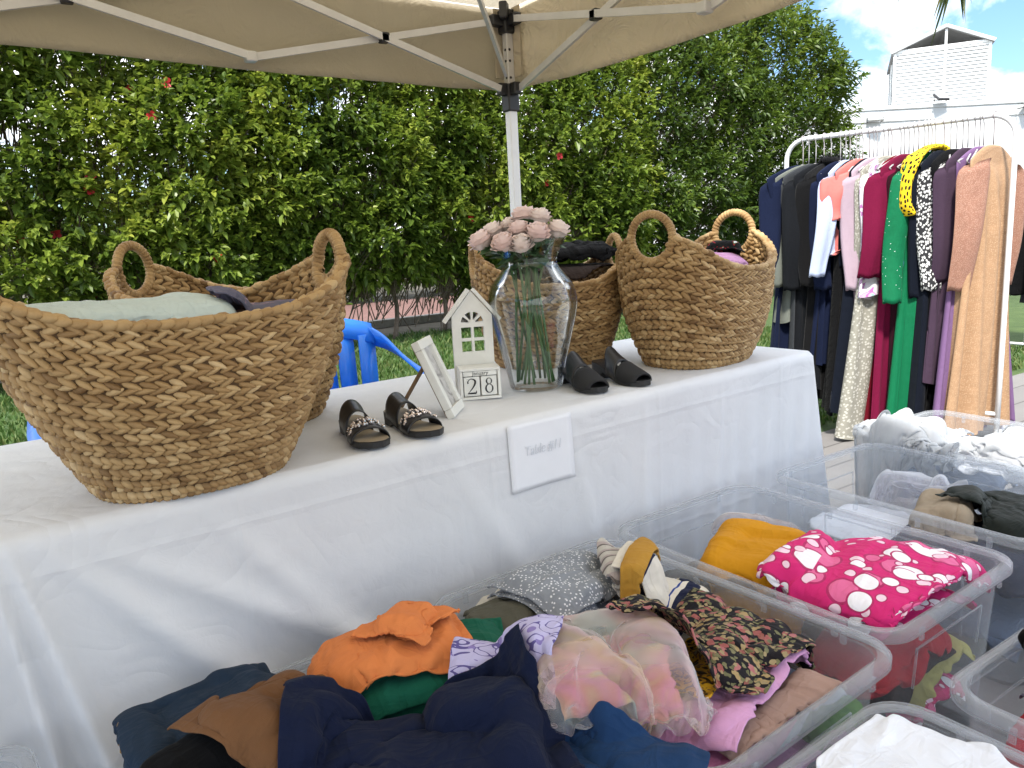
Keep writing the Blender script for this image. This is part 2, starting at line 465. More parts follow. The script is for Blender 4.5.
cr = wn('ShaderNodeValToRGB'); cr.color_ramp.elements[0].position = .435; cr.color_ramp.elements[1].position = .54
nz2 = wn('ShaderNodeTexNoise'); nz2.inputs['Scale'].default_value = 7; nz2.inputs['Detail'].default_value = 6
cr2 = wn('ShaderNodeValToRGB'); cr2.color_ramp.elements[0].position = .3; cr2.color_ramp.elements[0].color = (5.6, 5.9, 6.4, 1); cr2.color_ramp.elements[1].position = .7; cr2.color_ramp.elements[1].color = (8.6, 8.6, 8.5, 1)
mx = wn('ShaderNodeMix', data_type='RGBA'); bg = wn('ShaderNodeBackground'); wo = wn('ShaderNodeOutputWorld')
L = wt.links.new
L(tc.outputs['Generated'], mp.inputs[0]); L(mp.outputs[0], nz.inputs['Vector']); L(mp.outputs[0], nz2.inputs['Vector'])
L(nz.outputs['Fac'], cr.inputs[0]); L(nz2.outputs['Fac'], cr2.inputs[0])
L(cr.outputs[0], mx.inputs[0]); dk = wn('ShaderNodeMix', data_type='RGBA', blend_type='MULTIPLY'); dk.inputs[0].default_value = 1; dk.inputs[7].default_value = (.42, .52, .62, 1); L(sky.outputs[0], dk.inputs[6]); L(dk.outputs[2], mx.inputs[6]); L(cr2.outputs[0], mx.inputs[7]); L(mx.outputs[2], bg.inputs[0]); L(bg.outputs[0], wo.inputs[0])
bg.inputs['Strength'].default_value = .13

S.view_settings.view_transform = 'Standard'; S.view_settings.look = 'None'; S.view_settings.gamma = 1; S.view_settings.use_curve_mapping = False
S.view_settings.exposure = 1.5
S.render.engine = 'CYCLES'
S.cycles.use_denoising = True
try: S.cycles.denoiser = 'OPENIMAGEDENOISE'
except Exception: pass
S.cycles.max_bounces = 8; S.cycles.diffuse_bounces = 3; S.cycles.glossy_bounces = 3; S.cycles.transparent_max_bounces = 24; S.cycles.transmission_bounces = 8
S.cycles.caustics_reflective = False; S.cycles.caustics_refractive = False; S.cycles.sample_clamp_indirect = 6

# ------------------------------------------------------------------ ground
def flat(name, pts, z, mat, kind='structure'):
    pts = np.asarray(pts, float); V = np.column_stack([pts, np.full(len(pts), z)])
    o = one(name, (V, [list(range(len(pts)))]), mat, smooth=False); o['kind'] = kind; return o
def mat_ground():
    t = NT('bare earth'); c = t.coord(); n = t.noise(c, 3, 6)
    return t.done(t.pbr(t.ramp(n, [(.3, (.055, .05, .035)), (.7, (.11, .095, .07))]), .95, t.bump(t.noise(c, 40, 4), .5, .02)))
def mat_lawn():
    t = NT('lawn soil and thatch'); c = t.coord(); n = t.noise(c, 5, 6)
    return t.done(t.pbr(t.ramp(n, [(.3, (.035, .07, .014)), (.7, (.075, .12, .03))]), .95, t.bump(t.noise(c, 90, 4), .6, .02)))
def mat_pavers(name, a, b, joint, sx, sy):
    t = NT(name); c = t.coord()
    br = t.n('ShaderNodeTexBrick'); t.set(br.inputs['Vector'], c); br.inputs['Scale'].default_value = 1
    br.inputs['Brick Width'].default_value = sx; br.inputs['Row Height'].default_value = sy; br.inputs['Mortar Size'].default_value = .006
    t.set(br.inputs['Color1'], a); t.set(br.inputs['Color2'], b); t.set(br.inputs['Mortar'], joint)
    n = t.noise(c, 6, 6)
    colr = t.mix(t.math('MULTIPLY', n, .5), br.outputs['Color'], tuple(x * .55 for x in a))
    return t.done(t.pbr(colr, .8, t.bump(t.math('ADD', t.noise(c, 60, 4), t.math('MULTIPLY', br.outputs['Fac'], -2)), .3, .006)))
g_earth = mat_ground(); g_lawn = mat_lawn()
g_pave = mat_pavers('grey plank pavers', (.17, .16, .155), (.21, .20, .19), (.08, .075, .07), .9, .22)
g_path = mat_pavers('reddish block paving', (.19, .10, .09), (.23, .125, .11), (.13, .09, .08), .22, .11)
flat('ground', [(-300, -300), (300, -300), (300, 300), (-300, 300)], 0, g_earth)
flat('paving', [(-6, -6), (30, -6), (30, 2.62), (-6, 2.62)], .004, g_pave)
flat('lawn', [(-8, 2.62), (16, 2.62), (16, 9.3), (-8, 9.3)], .004, g_lawn)
flat('path', [(-30, 10.62), (40, 10.62), (40, 15.5), (-30, 15.5)], .004, g_path)
k_mat = plain('kerb concrete', (.33, .32, .30), .85, var=.2)
kb = one('kerb', bbox((5, 10.55, .06), (70, .14, .12), .012), k_mat, smooth=False); kb['kind'] = 'structure'
# turf: many single blades, one mass
def grass():
    n = 52000
    x = RNG.uniform(-1.5, 7.5, n); y = 2.7 + (RNG.random(n) ** 1.25) * 6.6
    hgt = RNG.uniform(.03, .075, n) * (.6 + .8 * vnoise(x * 2, y * 2, 3)); wd = RNG.uniform(.004, .008, n) * (1 + y * .08)
    a = RNG.uniform(0, 2 * PI, n); lean = RNG.uniform(.1, .8, n) * hgt; la = RNG.uniform(0, 2 * PI, n)
    dx, dy = np.cos(a) * wd, np.sin(a) * wd
    b0 = np.stack([x - dx, y - dy, np.full(n, .003)], -1); b1 = np.stack([x + dx, y + dy, np.full(n, .003)], -1)
    mx_, my_ = x + np.cos(la) * lean * .35, y + np.sin(la) * lean * .35
    m0 = np.stack([mx_ - dx * .7, my_ - dy * .7, hgt * .6], -1); m1 = np.stack([mx_ + dx * .7, my_ + dy * .7, hgt * .6], -1)
    tp = np.stack([x + np.cos(la) * lean, y + np.sin(la) * lean, hgt], -1)
    V = np.stack([b0, b1, m1, m0, tp], 1).reshape(-1, 3); i = np.arange(n)[:, None] * 5
    t = NT('grass blade'); f = t.attr('tint')
    c = t.ramp(f, [(0, (.035, .085, .012)), (.6, (.07, .14, .025)), (1, (.16, .19, .06))])
    tr = t.n('ShaderNodeBsdfTranslucent'); t.set(tr.inputs[0], c)
    m = t.done(t.shader_mix(.3, t.pbr(c, .6), tr.outputs[0]))
    o = MB().add(V, np.hstack([i, i + 1, i + 2, i + 3]), attr=np.repeat(RNG.random(n), 5)).add(np.zeros((0, 3)), (np.hstack([i + 3, i + 2, i + 4]) - n * 5), attr=np.zeros(0)).build('grass', m, smooth=False)
    tag(o, 'short green turf grass behind the white table', 'grass', kind='stuff')
grass()
# ------------------------------------------------------------------ planting behind the lawn
def leaf_mat(name, stops, trans=.35):
    t = NT(name); f = t.attr('tint'); c = t.ramp(f, stops)
    tr = t.n('ShaderNodeBsdfTranslucent'); t.set(tr.inputs[0], t.mix(.5, c, (.16, .22, .02)))
    return t.done(t.shader_mix(trans, t.pbr(c, .38, Specular_IOR_Level=.45), tr.outputs[0]))
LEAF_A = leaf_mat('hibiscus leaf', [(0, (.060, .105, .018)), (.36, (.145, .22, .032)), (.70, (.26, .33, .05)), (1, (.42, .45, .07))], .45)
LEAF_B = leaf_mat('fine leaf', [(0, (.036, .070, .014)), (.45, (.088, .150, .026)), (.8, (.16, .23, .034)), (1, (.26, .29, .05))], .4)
BARK = plain('grey brown bark', (.15, .115, .085), .9, var=.3, scale=30, bump=.5)
PETAL_RED = plain('red petal', (.52, .02, .025), .5)

def leaves(P, D, size, width=.48, tint=None, droop=.35):
    """leaf blades at P pointing along D; folded on the midrib"""
    n = len(P)
    D = D / (np.linalg.norm(D, axis=1)[:, None] + 1e-9)
    up = RNG.normal(size=(n, 3)) * .35 + np.array([0, 0, 1.]); 
    sd = np.cross(D, up); sd /= np.linalg.norm(sd, axis=1)[:, None] + 1e-9
    nm = np.cross(sd, D)
    L = size[:, None]; Wd = L * width * .5
    dz = np.array([0, 0, -1.]) * L * droop
    b = P; tip = P + D * L + dz * .9
    l1 = P + D * L * .33 + sd * Wd * .95 + nm * Wd * .35 + dz * .12; r1 = P + D * L * .33 - sd * Wd * .95 + nm * Wd * .35 + dz * .12
    l2 = P + D * L * .70 + sd * Wd * .70 + nm * Wd * .25 + dz * .5; r2 = P + D * L * .70 - sd * Wd * .70 + nm * Wd * .25 + dz * .5
    V = np.stack([b, l1, l2, tip, r2, r1], 1).reshape(-1, 3); i = np.arange(n)[:, None] * 6
    F = np.vstack([np.hstack([i, i + 1, i + 2, i + 3]), np.hstack([i, i + 3, i + 4, i + 5])])
    return V, F, np.repeat(tint if tint is not None else RNG.random(n), 6)

def foliage_mb(sprigs, outward, per, size, bright, width=.48):
    """sprigs (n,3) with growth direction; `per` leaves whorled along each"""
    n = len(sprigs); k = per
    t = np.tile(np.linspace(0, 1, k), n); sid = np.repeat(np.arange(n), k)
    ax = outward[sid]; base = sprigs[sid] + ax * (t * size * 1.6)[:, None]
    rnd = RNG.normal(size=(n * k, 3)); rnd -= ax * (rnd * ax).sum(1)[:, None]; rnd /= np.linalg.norm(rnd, axis=1)[:, None] + 1e-9
    D = rnd * (1.0 - .55 * t)[:, None] + ax * (.25 + .75 * t)[:, None]
    sz = size * RNG.uniform(.55, 1.15, n * k) * (1.05 - .35 * t)
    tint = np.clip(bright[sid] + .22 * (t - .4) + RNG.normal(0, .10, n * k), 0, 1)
    return leaves(base, D, sz, width, tint)

def bush(name, label, x0, x1, yc, dy, ztop, zbot, nspr, size, mat, seed, group, cat='bush', trunks=3, flowers=0, per=9, taper=None, width=.58, pale=.0):
    rng = np.random.default_rng(seed)
    cx = (x0 + x1) / 2
    root = thing(name, label, cat, (cx, yc, 0), 0, group)
    # lumpy volume, most sprigs near the surface
    m = nspr * 4
    x = rng.uniform(x0, x1, m); q = rng.random(m)
    zt = ztop + .30 * (vnoise(x * 1.3, x * 0 + seed, seed) - .5) * 2 + .18 * (vnoise(x * 4, x * 0 + seed + 5, seed) - .5)
    if taper is not None: zt = zt * 0 + lerp_tab(x, taper) + .5 * (vnoise(x * 2.1, x * 0, seed) - .5) + .3 * (vnoise(x * 6.1, x * 0, seed + 1) - .5)
    zb = zbot + .35 * vnoise(x * 2, x * 0 + 9, seed)
    z = zb + (zt - zb) * q
    e = np.clip(np.minimum((x - x0 + .35) / .6, (x1 + .35 - x) / .6), .25, 1)
    prof = np.clip(1.15 - np.abs(q - .5) ** 3 * 4.0, .35, 1.1) * e
    lump = .78 + .42 * vnoise(x * 1.7 + 3, z * 1.7, seed + 2) + .35 * (vnoise(x * 5, z * 5, seed + 3) - .5)
    side = np.where(rng.random(m) < .78, -1, 1)
    dep = 1 - rng.random(m) ** 1.5 * .62
    y = yc + side * dy * prof * lump * dep
    dens = vnoise(x * 2.6, z * 2.6 + 4, seed + 4) * .6 + vnoise(x * 6, z * 6, seed + 6) * .4
    keep = np.where(rng.random(m) < np.clip((dens - .16) * 2.8, .25, 1))[0][:nspr]
    x, y, z, q, dep, side, dens = (a[keep] for a in (x, y, z, q, dep, side, dens))
    P = np.stack([x - cx, y - yc, z], -1)
    out = np.stack([rng.normal(0, .5, len(x)), side * .8 + rng.normal(0, .3, len(x)), .35 + .7 * q + rng.normal(0, .35, len(x))], -1)
    out /= np.linalg.norm(out, axis=1)[:, None]
    # tint is paler in whole clumps and towards the top
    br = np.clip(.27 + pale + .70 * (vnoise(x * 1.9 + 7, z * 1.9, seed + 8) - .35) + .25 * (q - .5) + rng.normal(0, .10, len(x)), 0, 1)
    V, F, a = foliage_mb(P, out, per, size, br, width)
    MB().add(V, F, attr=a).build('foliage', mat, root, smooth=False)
    # bare twigs
    tw = MB(); idx = rng.choice(len(P), min(len(P), int(nspr * .30)), replace=False)
    for i in idx:
        p = P[i]; s = np.array([p[0] * .9 + rng.normal(0, .12), p[1] * .25 + rng.normal(0, .08), p[2] - rng.uniform(.25, .75)])
        mid = (p + s) / 2 + rng.normal(0, .05, 3)
        tw.add(*tube([s, mid, p], [.008, .006, .003], 4, caps=False))
    if len(idx): tw.build('twigs', BARK, root)
    for k in range(trunks):
        px = x0 + (x1 - x0) * (k + .5 + rng.uniform(-.25, .25)) / trunks - cx
        pts = [(px, rng.uniform(-.15, .15), -.02)]
        for h in (.4, .85, 1.4, 2.0): pts.append((pts[-1][0] + rng.normal(0, .09), pts[-1][1] + rng.normal(0, .07), min(h, ztop * .7)))
        T = MB(); pp = smooth_path(pts, 12); T.add(*tube(pp, np.linspace(.035, .014, 12), 7))
        for b in range(4):
            s = pp[3 + b * 2]; d = np.array([rng.normal(0, .35), rng.normal(0, .2), rng.uniform(.4, .8)])
            T.add(*tube(smooth_path([s, s + d * .5 + rng.normal(0, .03, 3), s + d * 1.1], 6), np.linspace(.014, .006, 6), 5))
        T.build('stem', BARK, root)
    for k in range(flowers):
        i = rng.integers(len(P)); c = P[i] + np.array([0, -.10, .02]);
        if side[i] > 0: c = c * np.array([1, -1, 1])
        fb = MB()
        for j in range(5):
            an = j / 5 * 2 * PI + rng.random(); d = np.array([math.cos(an), -.35, math.sin(an)])
            sv = np.cross(d, [0, 1, 0]) * .022
            g = [c, c + d * .022 + sv, c + d * .045 + sv * .8 + [0, -.006, 0], c + d * .052, c + d * .045 - sv * .8, c + d * .022 - sv]
            fb.add(g, [[0, 1, 2, 3], [0, 3, 4, 5]])
        fb.add(*tube([c, c + np.array([.005, -.05, -.01])], [.004, .002], 5))
        fb.build('flower', PETAL_RED, root)
    return root

HG = 'leafy bushes of the boundary hedge'
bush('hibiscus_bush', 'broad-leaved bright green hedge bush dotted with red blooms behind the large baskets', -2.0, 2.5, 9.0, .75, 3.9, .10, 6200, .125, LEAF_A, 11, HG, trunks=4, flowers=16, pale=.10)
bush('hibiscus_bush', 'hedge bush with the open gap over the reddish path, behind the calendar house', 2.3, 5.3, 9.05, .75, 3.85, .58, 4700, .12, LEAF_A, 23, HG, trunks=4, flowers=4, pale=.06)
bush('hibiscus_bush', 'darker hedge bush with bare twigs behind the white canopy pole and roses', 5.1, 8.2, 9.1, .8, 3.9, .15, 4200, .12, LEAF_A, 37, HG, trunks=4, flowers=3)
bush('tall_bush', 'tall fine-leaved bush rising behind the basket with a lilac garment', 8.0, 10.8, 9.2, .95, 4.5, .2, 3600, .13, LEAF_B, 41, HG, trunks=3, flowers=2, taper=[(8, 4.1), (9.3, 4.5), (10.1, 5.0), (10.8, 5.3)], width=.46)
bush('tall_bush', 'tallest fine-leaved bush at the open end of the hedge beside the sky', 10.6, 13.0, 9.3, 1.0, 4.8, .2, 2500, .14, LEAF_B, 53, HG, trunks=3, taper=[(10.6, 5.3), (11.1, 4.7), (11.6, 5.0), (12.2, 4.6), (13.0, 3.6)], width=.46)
# low dark planting across the path, seen through the hedge gaps
for k, (x0, x1) in enumerate([(-4, 4.5), (4.5, 11.5), (11.5, 19.5)]):
    bush('shrub', ['dark low shrub across the path, behind the red-flowered bush', 'dark low shrub across the path, seen through the hedge gap', 'dark low shrub across the path, behind the tall bushes'][k], x0, x1, 16.3, .8, 2.5, .02, 1300, .26, LEAF_B, 60 + k, 'dark shrubs beyond the path', cat='shrub', trunks=2, per=7)

# ------------------------------------------------------------------ white building, louvred plant enclosure, floodlights
WHITE = plain('white render', (.62, .65, .66), .8, var=.03, scale=3)
LOUV = plain('white louvre paint', (.74, .75, .74), .5, var=.03)
DARK = plain('dark grey steel', (.05, .05, .055), .5)
hd = np.array([R[0, 2], R[1, 2], 0]); hd /= np.linalg.norm(hd); rt = np.array([hd[1], -hd[0], 0])
bang = math.atan2(rt[1], rt[0])           # local x = to the right, local y = away
def far(lat, dep, z=0): return tuple(rt * lat + hd * dep + np.array([0, 0, z]))
b = thing('white_building', 'long plain white rendered building beyond the clothes rack', 'building', far(12, 20), bang)
one('wall', bbox((0, 3, 1.93), (17, 6, 3.86), .02), WHITE, b, False)
one('parapet', bbox((0, 3, 3.9), (17.06, 6.06, .10), .015), WHITE, b, False)
cb = MB(); cb.add(*tube([(-8.5, -.02, 3.58), (8.5, -.02, 3.58)], .011, 6)); cb.build('cable', plain('grey cable', (.45, .47, .48), .6), b)
# enclosure: rectangular louvre house with a gable roof open under its dark underside
e = thing('louvre_enclosure', 'white slatted rooftop enclosure with an open gable standing on the white building', 'rooftop enclosure', far(11.12, 22.6, 3.95), bang - math.radians(24))
w2, d2, hh, ap = 2.28, 3.2, 1.75, .50
pf = MB()
for x in (0, w2): 
    for y in (0, d2): e2 = one('post', bbox((x, y, hh / 2), (.07, .07, hh), .006), LOUV, e, False)
one('post', bbox((w2 * .54, -.012, (hh + ap) / 2 - .02), (.06, .06, hh + ap - .06), .006), LOUV, e, False)
one('post', bbox((-.012, d2 * .5, hh / 2), (.06, .06, hh), .006), LOUV, e, False)
def louv(p, q, name='louvre_panel'):
    p = np.array(p); q = np.array(q); mb = MB(); k = 19; d = (q - p) / np.linalg.norm(q - p); nrm = np.array([d[1], -d[0], 0])
    for i in range(k):
        z = .06 + i * (hh - .1) / (k - 1); 
        o4 = [nrm * .024 + [0, 0, -.044], nrm * -.024 + [0, 0, .040], nrm * -.024 + [0, 0, .050], nrm * .024 + [0, 0, -.034]]
        V = [np.append(p[:2], z) + o for o in o4] + [np.append(q[:2], z) + o for o in o4]
        mb.add(V, [[0, 1, 5, 4], [1, 2, 6, 5], [2, 3, 7, 6], [3, 0, 4, 7], [3, 2, 1, 0], [4, 5, 6, 7]])
    mb.build(name, LOUV, e, False)
louv((.04, 0, 0), (w2 * .54 - .03, 0, 0)); louv((w2 * .54 + .03, 0, 0), (w2 - .04, 0, 0)); louv((0, d2 * .5 - .03, 0), (0, .04, 0)); louv((0, d2 - .04, 0), (0, d2 * .5 + .03, 0))
one('back_panel', bbox((w2 / 2, d2, hh / 2), (w2 - .08, .04, hh), .004), LOUV, e, False); one('back_panel', bbox((w2, d2 / 2, hh / 2), (.04, d2 - .08, hh), .004), LOUV, e, False)
def slab(p, th=.05):
    p = np.asarray(p, float); n = np.cross(p[1] - p[0], p[2] - p[0]); n /= np.linalg.norm(n); k = len(p)
    V = np.vstack([p, p + n * th]); F = [list(range(k))[::-1], list(range(k, 2 * k))] + [[i, (i + 1) % k, k + (i + 1) % k, k + i] for i in range(k)]
    return V, F
rx = w2 * .54
rf = MB(); rf.add(*slab([(-.1, -.08, hh - .02), (rx, -.08, hh + ap), (rx, d2 + .05, hh + ap), (-.1, d2 + .05, hh - .02)][::-1], .04)); rf.add(*slab([(rx, -.08, hh + ap), (w2 + .1, -.08, hh - .02), (w2 + .1, d2 + .05, hh - .02), (rx, d2 + .05, hh + ap)][::-1], .04))
one('eave_beam', bbox((w2 / 2, 0, hh + .01), (w2 + .1, .07, .07), .005), LOUV, e, False)
rf.build('roof', plain('grey roof sheet', (.16, .155, .15), .7), e, False)
tr_ = MB(); tr_.add(*bar((-.1, -.09, hh), (rx, -.09, hh + ap + .02), .06, .06)); tr_.add(*bar((rx, -.09, hh + ap + .02), (w2 + .1, -.09, hh), .06, .06)); tr_.build('verge_trim', LOUV, e, False)
one('handrail', tube([(-.36, .9, 0), (-.36, .9, .75), (-.05, .9, .80)], .02, 6), LOUV, e)
LENS = plain('floodlight glass', (.50, .53, .52), .15)
for lat, z, tilt, yaw, lab in ((10.92, 3.95, -.9, .3, 'black floodlight standing on the parapet before the slatted enclosure'), (9.35, 3.55, -.75, -.25, 'floodlight on the wall above the middle of the clothes rail'), (13.05, 3.68, -.7, .55, 'floodlight on the wall past the rounded end of the clothes rail')):
    f = thing('floodlight', lab, 'floodlight', far(lat, 19.93 if z < 3.9 else 19.99, z), bang + yaw, 'floodlights on the white building')
    Mx = rotx(tilt)
    one('housing', bbox((0, -.16, .10), (.34, .07, .26), .015, M=None), DARK, f, False) if False else None
    V, F = bbox((0, 0, 0), (.34, .06, .25), .012); one('housing', (V @ Mx.T + [0, -.13, .12], F), DARK if z > 3.9 else LENS, f, False)
    V, F = bbox((0, -.036, 0), (.29, .014, .20), .004); one('lens', (V @ Mx.T + [0, -.13, .12], F), LENS, f, False)
    one('bracket', tube([(-.15, .06 if z < 3.9 else -.1, .02), (-.19, -.1, .03), (-.19, -.13, .12)], .012, 5), DARK, f); one('bracket', tube([(.15, .06 if z < 3.9 else -.1, .02), (.19, -.1, .03), (.19, -.13, .12)], .012, 5), DARK, f)

# ------------------------------------------------------------------ palm whose drooping frond tips enter the picture
pm = thing('palm_tree', 'palm with drooping fan frond tips hanging into the sky above the slatted enclosure', 'palm tree', far(7.1, 9.2), 0)
PT = plain('palm trunk', (.20, .15, .10), .95, var=.3, scale=14, bump=.6)
zc = 5.6
one('trunk', tube([(0, 0, -.05), (.05, .02, 1.5), (.02, .05, 3.4), (0, 0, zc)], [.26, .2, .18, .2], 14), PT, pm)
LEAF_P = leaf_mat('palm frond', [(0, (.03, .05, .015)), (.5, (.07, .10, .03)), (1, (.24, .20, .07))], .25)
def frond(az, reach, rise, drop, n=34):
    d = np.array([math.cos(az), math.sin(az), 0]); s = np.array([-d[1], d[0], 0])
    st = smooth_path([np.array([0, 0, zc]), d * reach * .45 + [0, 0, zc + rise], d * reach * .85 + [0, 0, zc + rise * .5 - drop * .25], d * reach + [0, 0, zc - drop]], 26)
    mb = MB(); mb.add(*tube(st, np.linspace(.028, .006, 26), 5), attr=.7)
    P = []; D = []; sz = []
    for i in range(4, 26):
        for sg in (-1, 1):
            for q in (0, .5):
                t = min(25, i + q); p = st[int(t)] ; tg = st[min(25, int(t) + 1)] - st[int(t) - 1]; tg = tg / np.linalg.norm(tg)
                D.append(s * sg * .75 + tg * .8 + np.array([0, 0, -.55]) + RNG.normal(0, .1, 3)); P.append(p); sz.append(RNG.uniform(.45, .7))
    V, F, a = leaves(np.array(P), np.array(D), np.array(sz), .085, None, .3)
    mb.add(V, F, attr=a); mb.build('frond', LEAF_P, pm, smooth=False)
azl = math.atan2(-rt[1], -rt[0])
for da, re, ri, dr in ((0.02, 1.95, .35, 1.74), (-.14, 2.2, .6, 1.25), (.14, 2.05, .4, 1.55), (.9, 2.0, .9, .3), (-.9, 2.1, .9, .2), (2, 2, .9, .3), (3, 2.1, .8, .4), (-2, 2, 1, .2), (.45, 1.5, 1.5, -.8), (-.4, 1.5, 1.6, -.9)):
    frond(azl + da, re, ri, dr)
# ------------------------------------------------------------------ folding canopy (3 x 3 m)
ALU = plain('grey painted canopy steel', (.60, .59, .57), .42, .2, var=.06)
WPOLE = plain('white canopy leg', (.78, .78, .77), .35, var=.03)
BLK = plain('black nylon', (.015, .015, .016), .45)
def tent_cloth():
    t = NT('cream canopy polyester'); c = t.coord(); n = t.noise(c, 2.2, 5)
    col = t.ramp(n, [(.3, (.66, .58, .44)), (.7, (.74, .66, .51))])
    nm = t.bump(t.math('ADD', t.noise(c, 7, 4, .6, 1.2), t.math('MULTIPLY', t.wave(c, 500), .02)), .9, .035)
    tr = t.n('ShaderNodeBsdfTranslucent'); t.set(tr.inputs[0], (.76, .67, .51)); t.set(tr.inputs['Normal'], nm)
    return t.done(t.shader_mix(.42, t.pbr(col, .75, nm), tr.outputs[0]))
TCL = tent_cloth()
tx, ty, ZT, ZS = 1.75, 2.56, 2.0, 1.757
Lt = 2.93
tent = thing('canopy', 'cream pop-up market canopy on white legs over the sale table', 'canopy tent', (tx, ty, 0), 0)
def leg(px, py):
    p = one('pole', bbox((px, py, .87), (.035, .035, 1.70), .004), WPOLE, tent, False)
    one('foot', bbox((px, py, .012), (.10, .10, .016), .004), WPOLE, p, False)
    q = one('inner_pole', bbox((px, py, 1.86), (.030, .030, .30), .003), ALU, tent, False)
    h = MB()
    for z in (1.86, 1.90, 1.80): h.add(*tube([(px - .0165, py - .004, z), (px - .0148, py - .004, z)], .005, 8)); h.add(*tube([(px - .004, py - .0165, z), (px - .004, py - .0148, z)], .005, 8))
    h.build('adjusting_hole', BLK, q)
    s = MB(); s.add(*bbox((px, py, ZS - .03), (.050, .050, .10), .005)); s.add(*bbox((px - .034, py, ZS), (.04, .03, .045), .005)); s.add(*bbox((px, py - .034, ZS), (.03, .04, .045), .005))
    s.build('slider', BLK, tent, False)
    s = MB(); s.add(*bbox((px, py, ZT), (.055, .055, .085), .006)); s.add(*bbox((px - .045, py, ZT), (.06, .036, .04), .006)); s.add(*bbox((px, py - .045, ZT), (.036, .06, .04), .006)); s.add(*bbox((px - .03, py - .03, ZT + .03), (.05, .03, .06), .006, M=rotz(PI / 4)))
    s.build('corner_bracket', BLK, tent, False)
for sx in (0, -Lt):
    for sy in (0, -Lt): leg(sx, sy)
D3 = Lt / 3
def truss(o, d):
    o = np.array(o, float); d = np.array(d, float); nrm = np.array([-d[1], d[0], 0]) * .011
    zt = [ZT, 2.035, 2.035, ZT]; zb = [ZS, 1.80, 1.80, ZS]
    for i in range(3):
        s = .05 if i == 0 else 0; e = .05 if i == 2 else 0
        a = o + d * (D3 * i + s); b = o + d * (D3 * (i + 1) - e)
        for k, (z0, z1) in enumerate(((zt[i], zb[i + 1]), (zb[i], zt[i + 1]))):
            p, q = a + [0, 0, z0] + nrm * (1 if k else -1), b + [0, 0, z1] + nrm * (1 if k else -1)
            T, N, B = frames([p, q])
            one('truss_bar', tube([p, q], .7071, 4, flat=(.030, .016)) if False else bar_flat(p, q, .023, .012), ALU, tent, False)
        m = (a + b) / 2; zc_ = (zt[i] + zb[i + 1] + zb[i] + zt[i + 1]) / 4
        j = one('joint', bbox(m + [0, 0, zc_], (.034, .034, .034), .005), BLK, tent, False)
        if i < 2:
            for zz in (zt[i + 1], zb[i + 1]): one('joint', bbox(o + d * D3 * (i + 1) + [0, 0, zz], (.036, .036, .032), .005), ALU if zz < 1.9 else BLK, tent, False)
def bar_flat(p, q, hgt, wid):
    """flat bar, hgt in the vertical plane"""
    p = np.asarray(p, float); q = np.asarray(q, float); d = (q - p) / np.linalg.norm(q - p)
    s = np.cross(d, [0, 0, 1.]); s /= np.linalg.norm(s); u = np.cross(s, d)
    V = [x + s * wid / 2 * a + u * hgt / 2 * b for x in (p, q) for a, b in ((-1, -1), (1, -1), (1, 1), (-1, 1))]
    return np.array(V), [[0, 1, 5, 4], [1, 2, 6, 5], [2, 3, 7, 6], [3, 0, 4, 7], [3, 2, 1, 0], [4, 5, 6, 7]]
truss((0, 0, 0), (-1, 0, 0)); truss((0, 0, 0), (0, -1, 0)); truss((-Lt, -Lt, 0), (1, 0, 0)); truss((-Lt, -Lt, 0), (0, 1, 0))
hub = np.array([-Lt / 2, -Lt / 2, 2.62])
for sx in (0, -Lt):
    for sy in (0, -Lt):
        c0 = np.array([sx, sy, ZS]); v = hub - c0
        one('peak_strut', bar_flat(c0 + v * .03 + [0, 0, .02], c0 + v * .97, .022, .012), ALU, tent, False)
one('peak_hub', bbox(hub, (.09, .09, .12), .01), BLK, tent, False)
def canopy_fabric():
    off = .035; n = 120
    a = np.linspace(0, 4, 4 * n, endpoint=False); cs = np.array([[off, off], [-Lt - off, off], [-Lt - off, -Lt - off], [off, -Lt - off]])
    k = a.astype(int); f = a - k; base = cs[k] * (1 - f)[:, None] + cs[(k + 1) % 4] * f[:, None]
    outn = np.array([[0, 1], [-1, 0], [0, -1], [1, 0]])[k]
    sag = np.sin(f * PI * 1.0) * 0; dist = f * Lt
    zb = 1.765 + .05 * np.clip((np.abs(f - .5)), 0, .5) * 0 + np.where(k == 0, .06 * np.clip(f - .30, 0, 1) * 1.4, 0) + np.where(k == 3, -.02 * np.sin(f * PI), 0) + .006 * (vnoise(a * 9, a * 0, 4) - .5)
    rows = 14; V = []
    for r in range(rows + 1):
        t = r / rows; z = 2.055 - (2.055 - zb) * t
        bil = (.018 * np.sin(f * PI * 3 + .5) + .03 * (vnoise(a * 6, a * 0 + t * 2, 8) - .5) + .012 * (vnoise(a * 26 + t * 6, a * 0 + t * 2, 9) - .5)) * math.sin(t * PI * .62) 
        xy = base + outn * (bil[:, None] + .006)
        V.append(np.column_stack([xy, z]))
    V = np.array(V).reshape(-1, 3)
    o = MB().add(V, gridF(rows + 1, 4 * n, True)).build('valance', TCL, tent)
    m = o.modifiers.new('t', 'SOLIDIFY'); m.thickness = .003
    # hem band sewn along the lower edge
    hb = np.column_stack([base + outn * .012, zb]); 
    # roof panels
    Rr = []
    for r in range(9):
        t = r / 8; Rr.append(np.column_stack([base * (1 - t) + np.array([hub[0], hub[1]]) * t, 2.056 + (2.74 - 2.056) * t - .05 * math.sin(t * PI) + 0 * a]))
    MB().add(np.array(Rr).reshape(-1, 3), gridF(9, 4 * n, True)).build('roof_fabric', TCL, tent)
    sl = MB(); 
    x = np.linspace(-.09, .0, 6)
    sl.add(*bbox((.018, -.035, 1.925), (.006, .05, .25), .002)); sl.add(*bbox((-.02, .022, 1.925), (.05, .006, .25), .002)); sl.build('corner_sleeve', TCL, tent, False)
canopy_fabric()

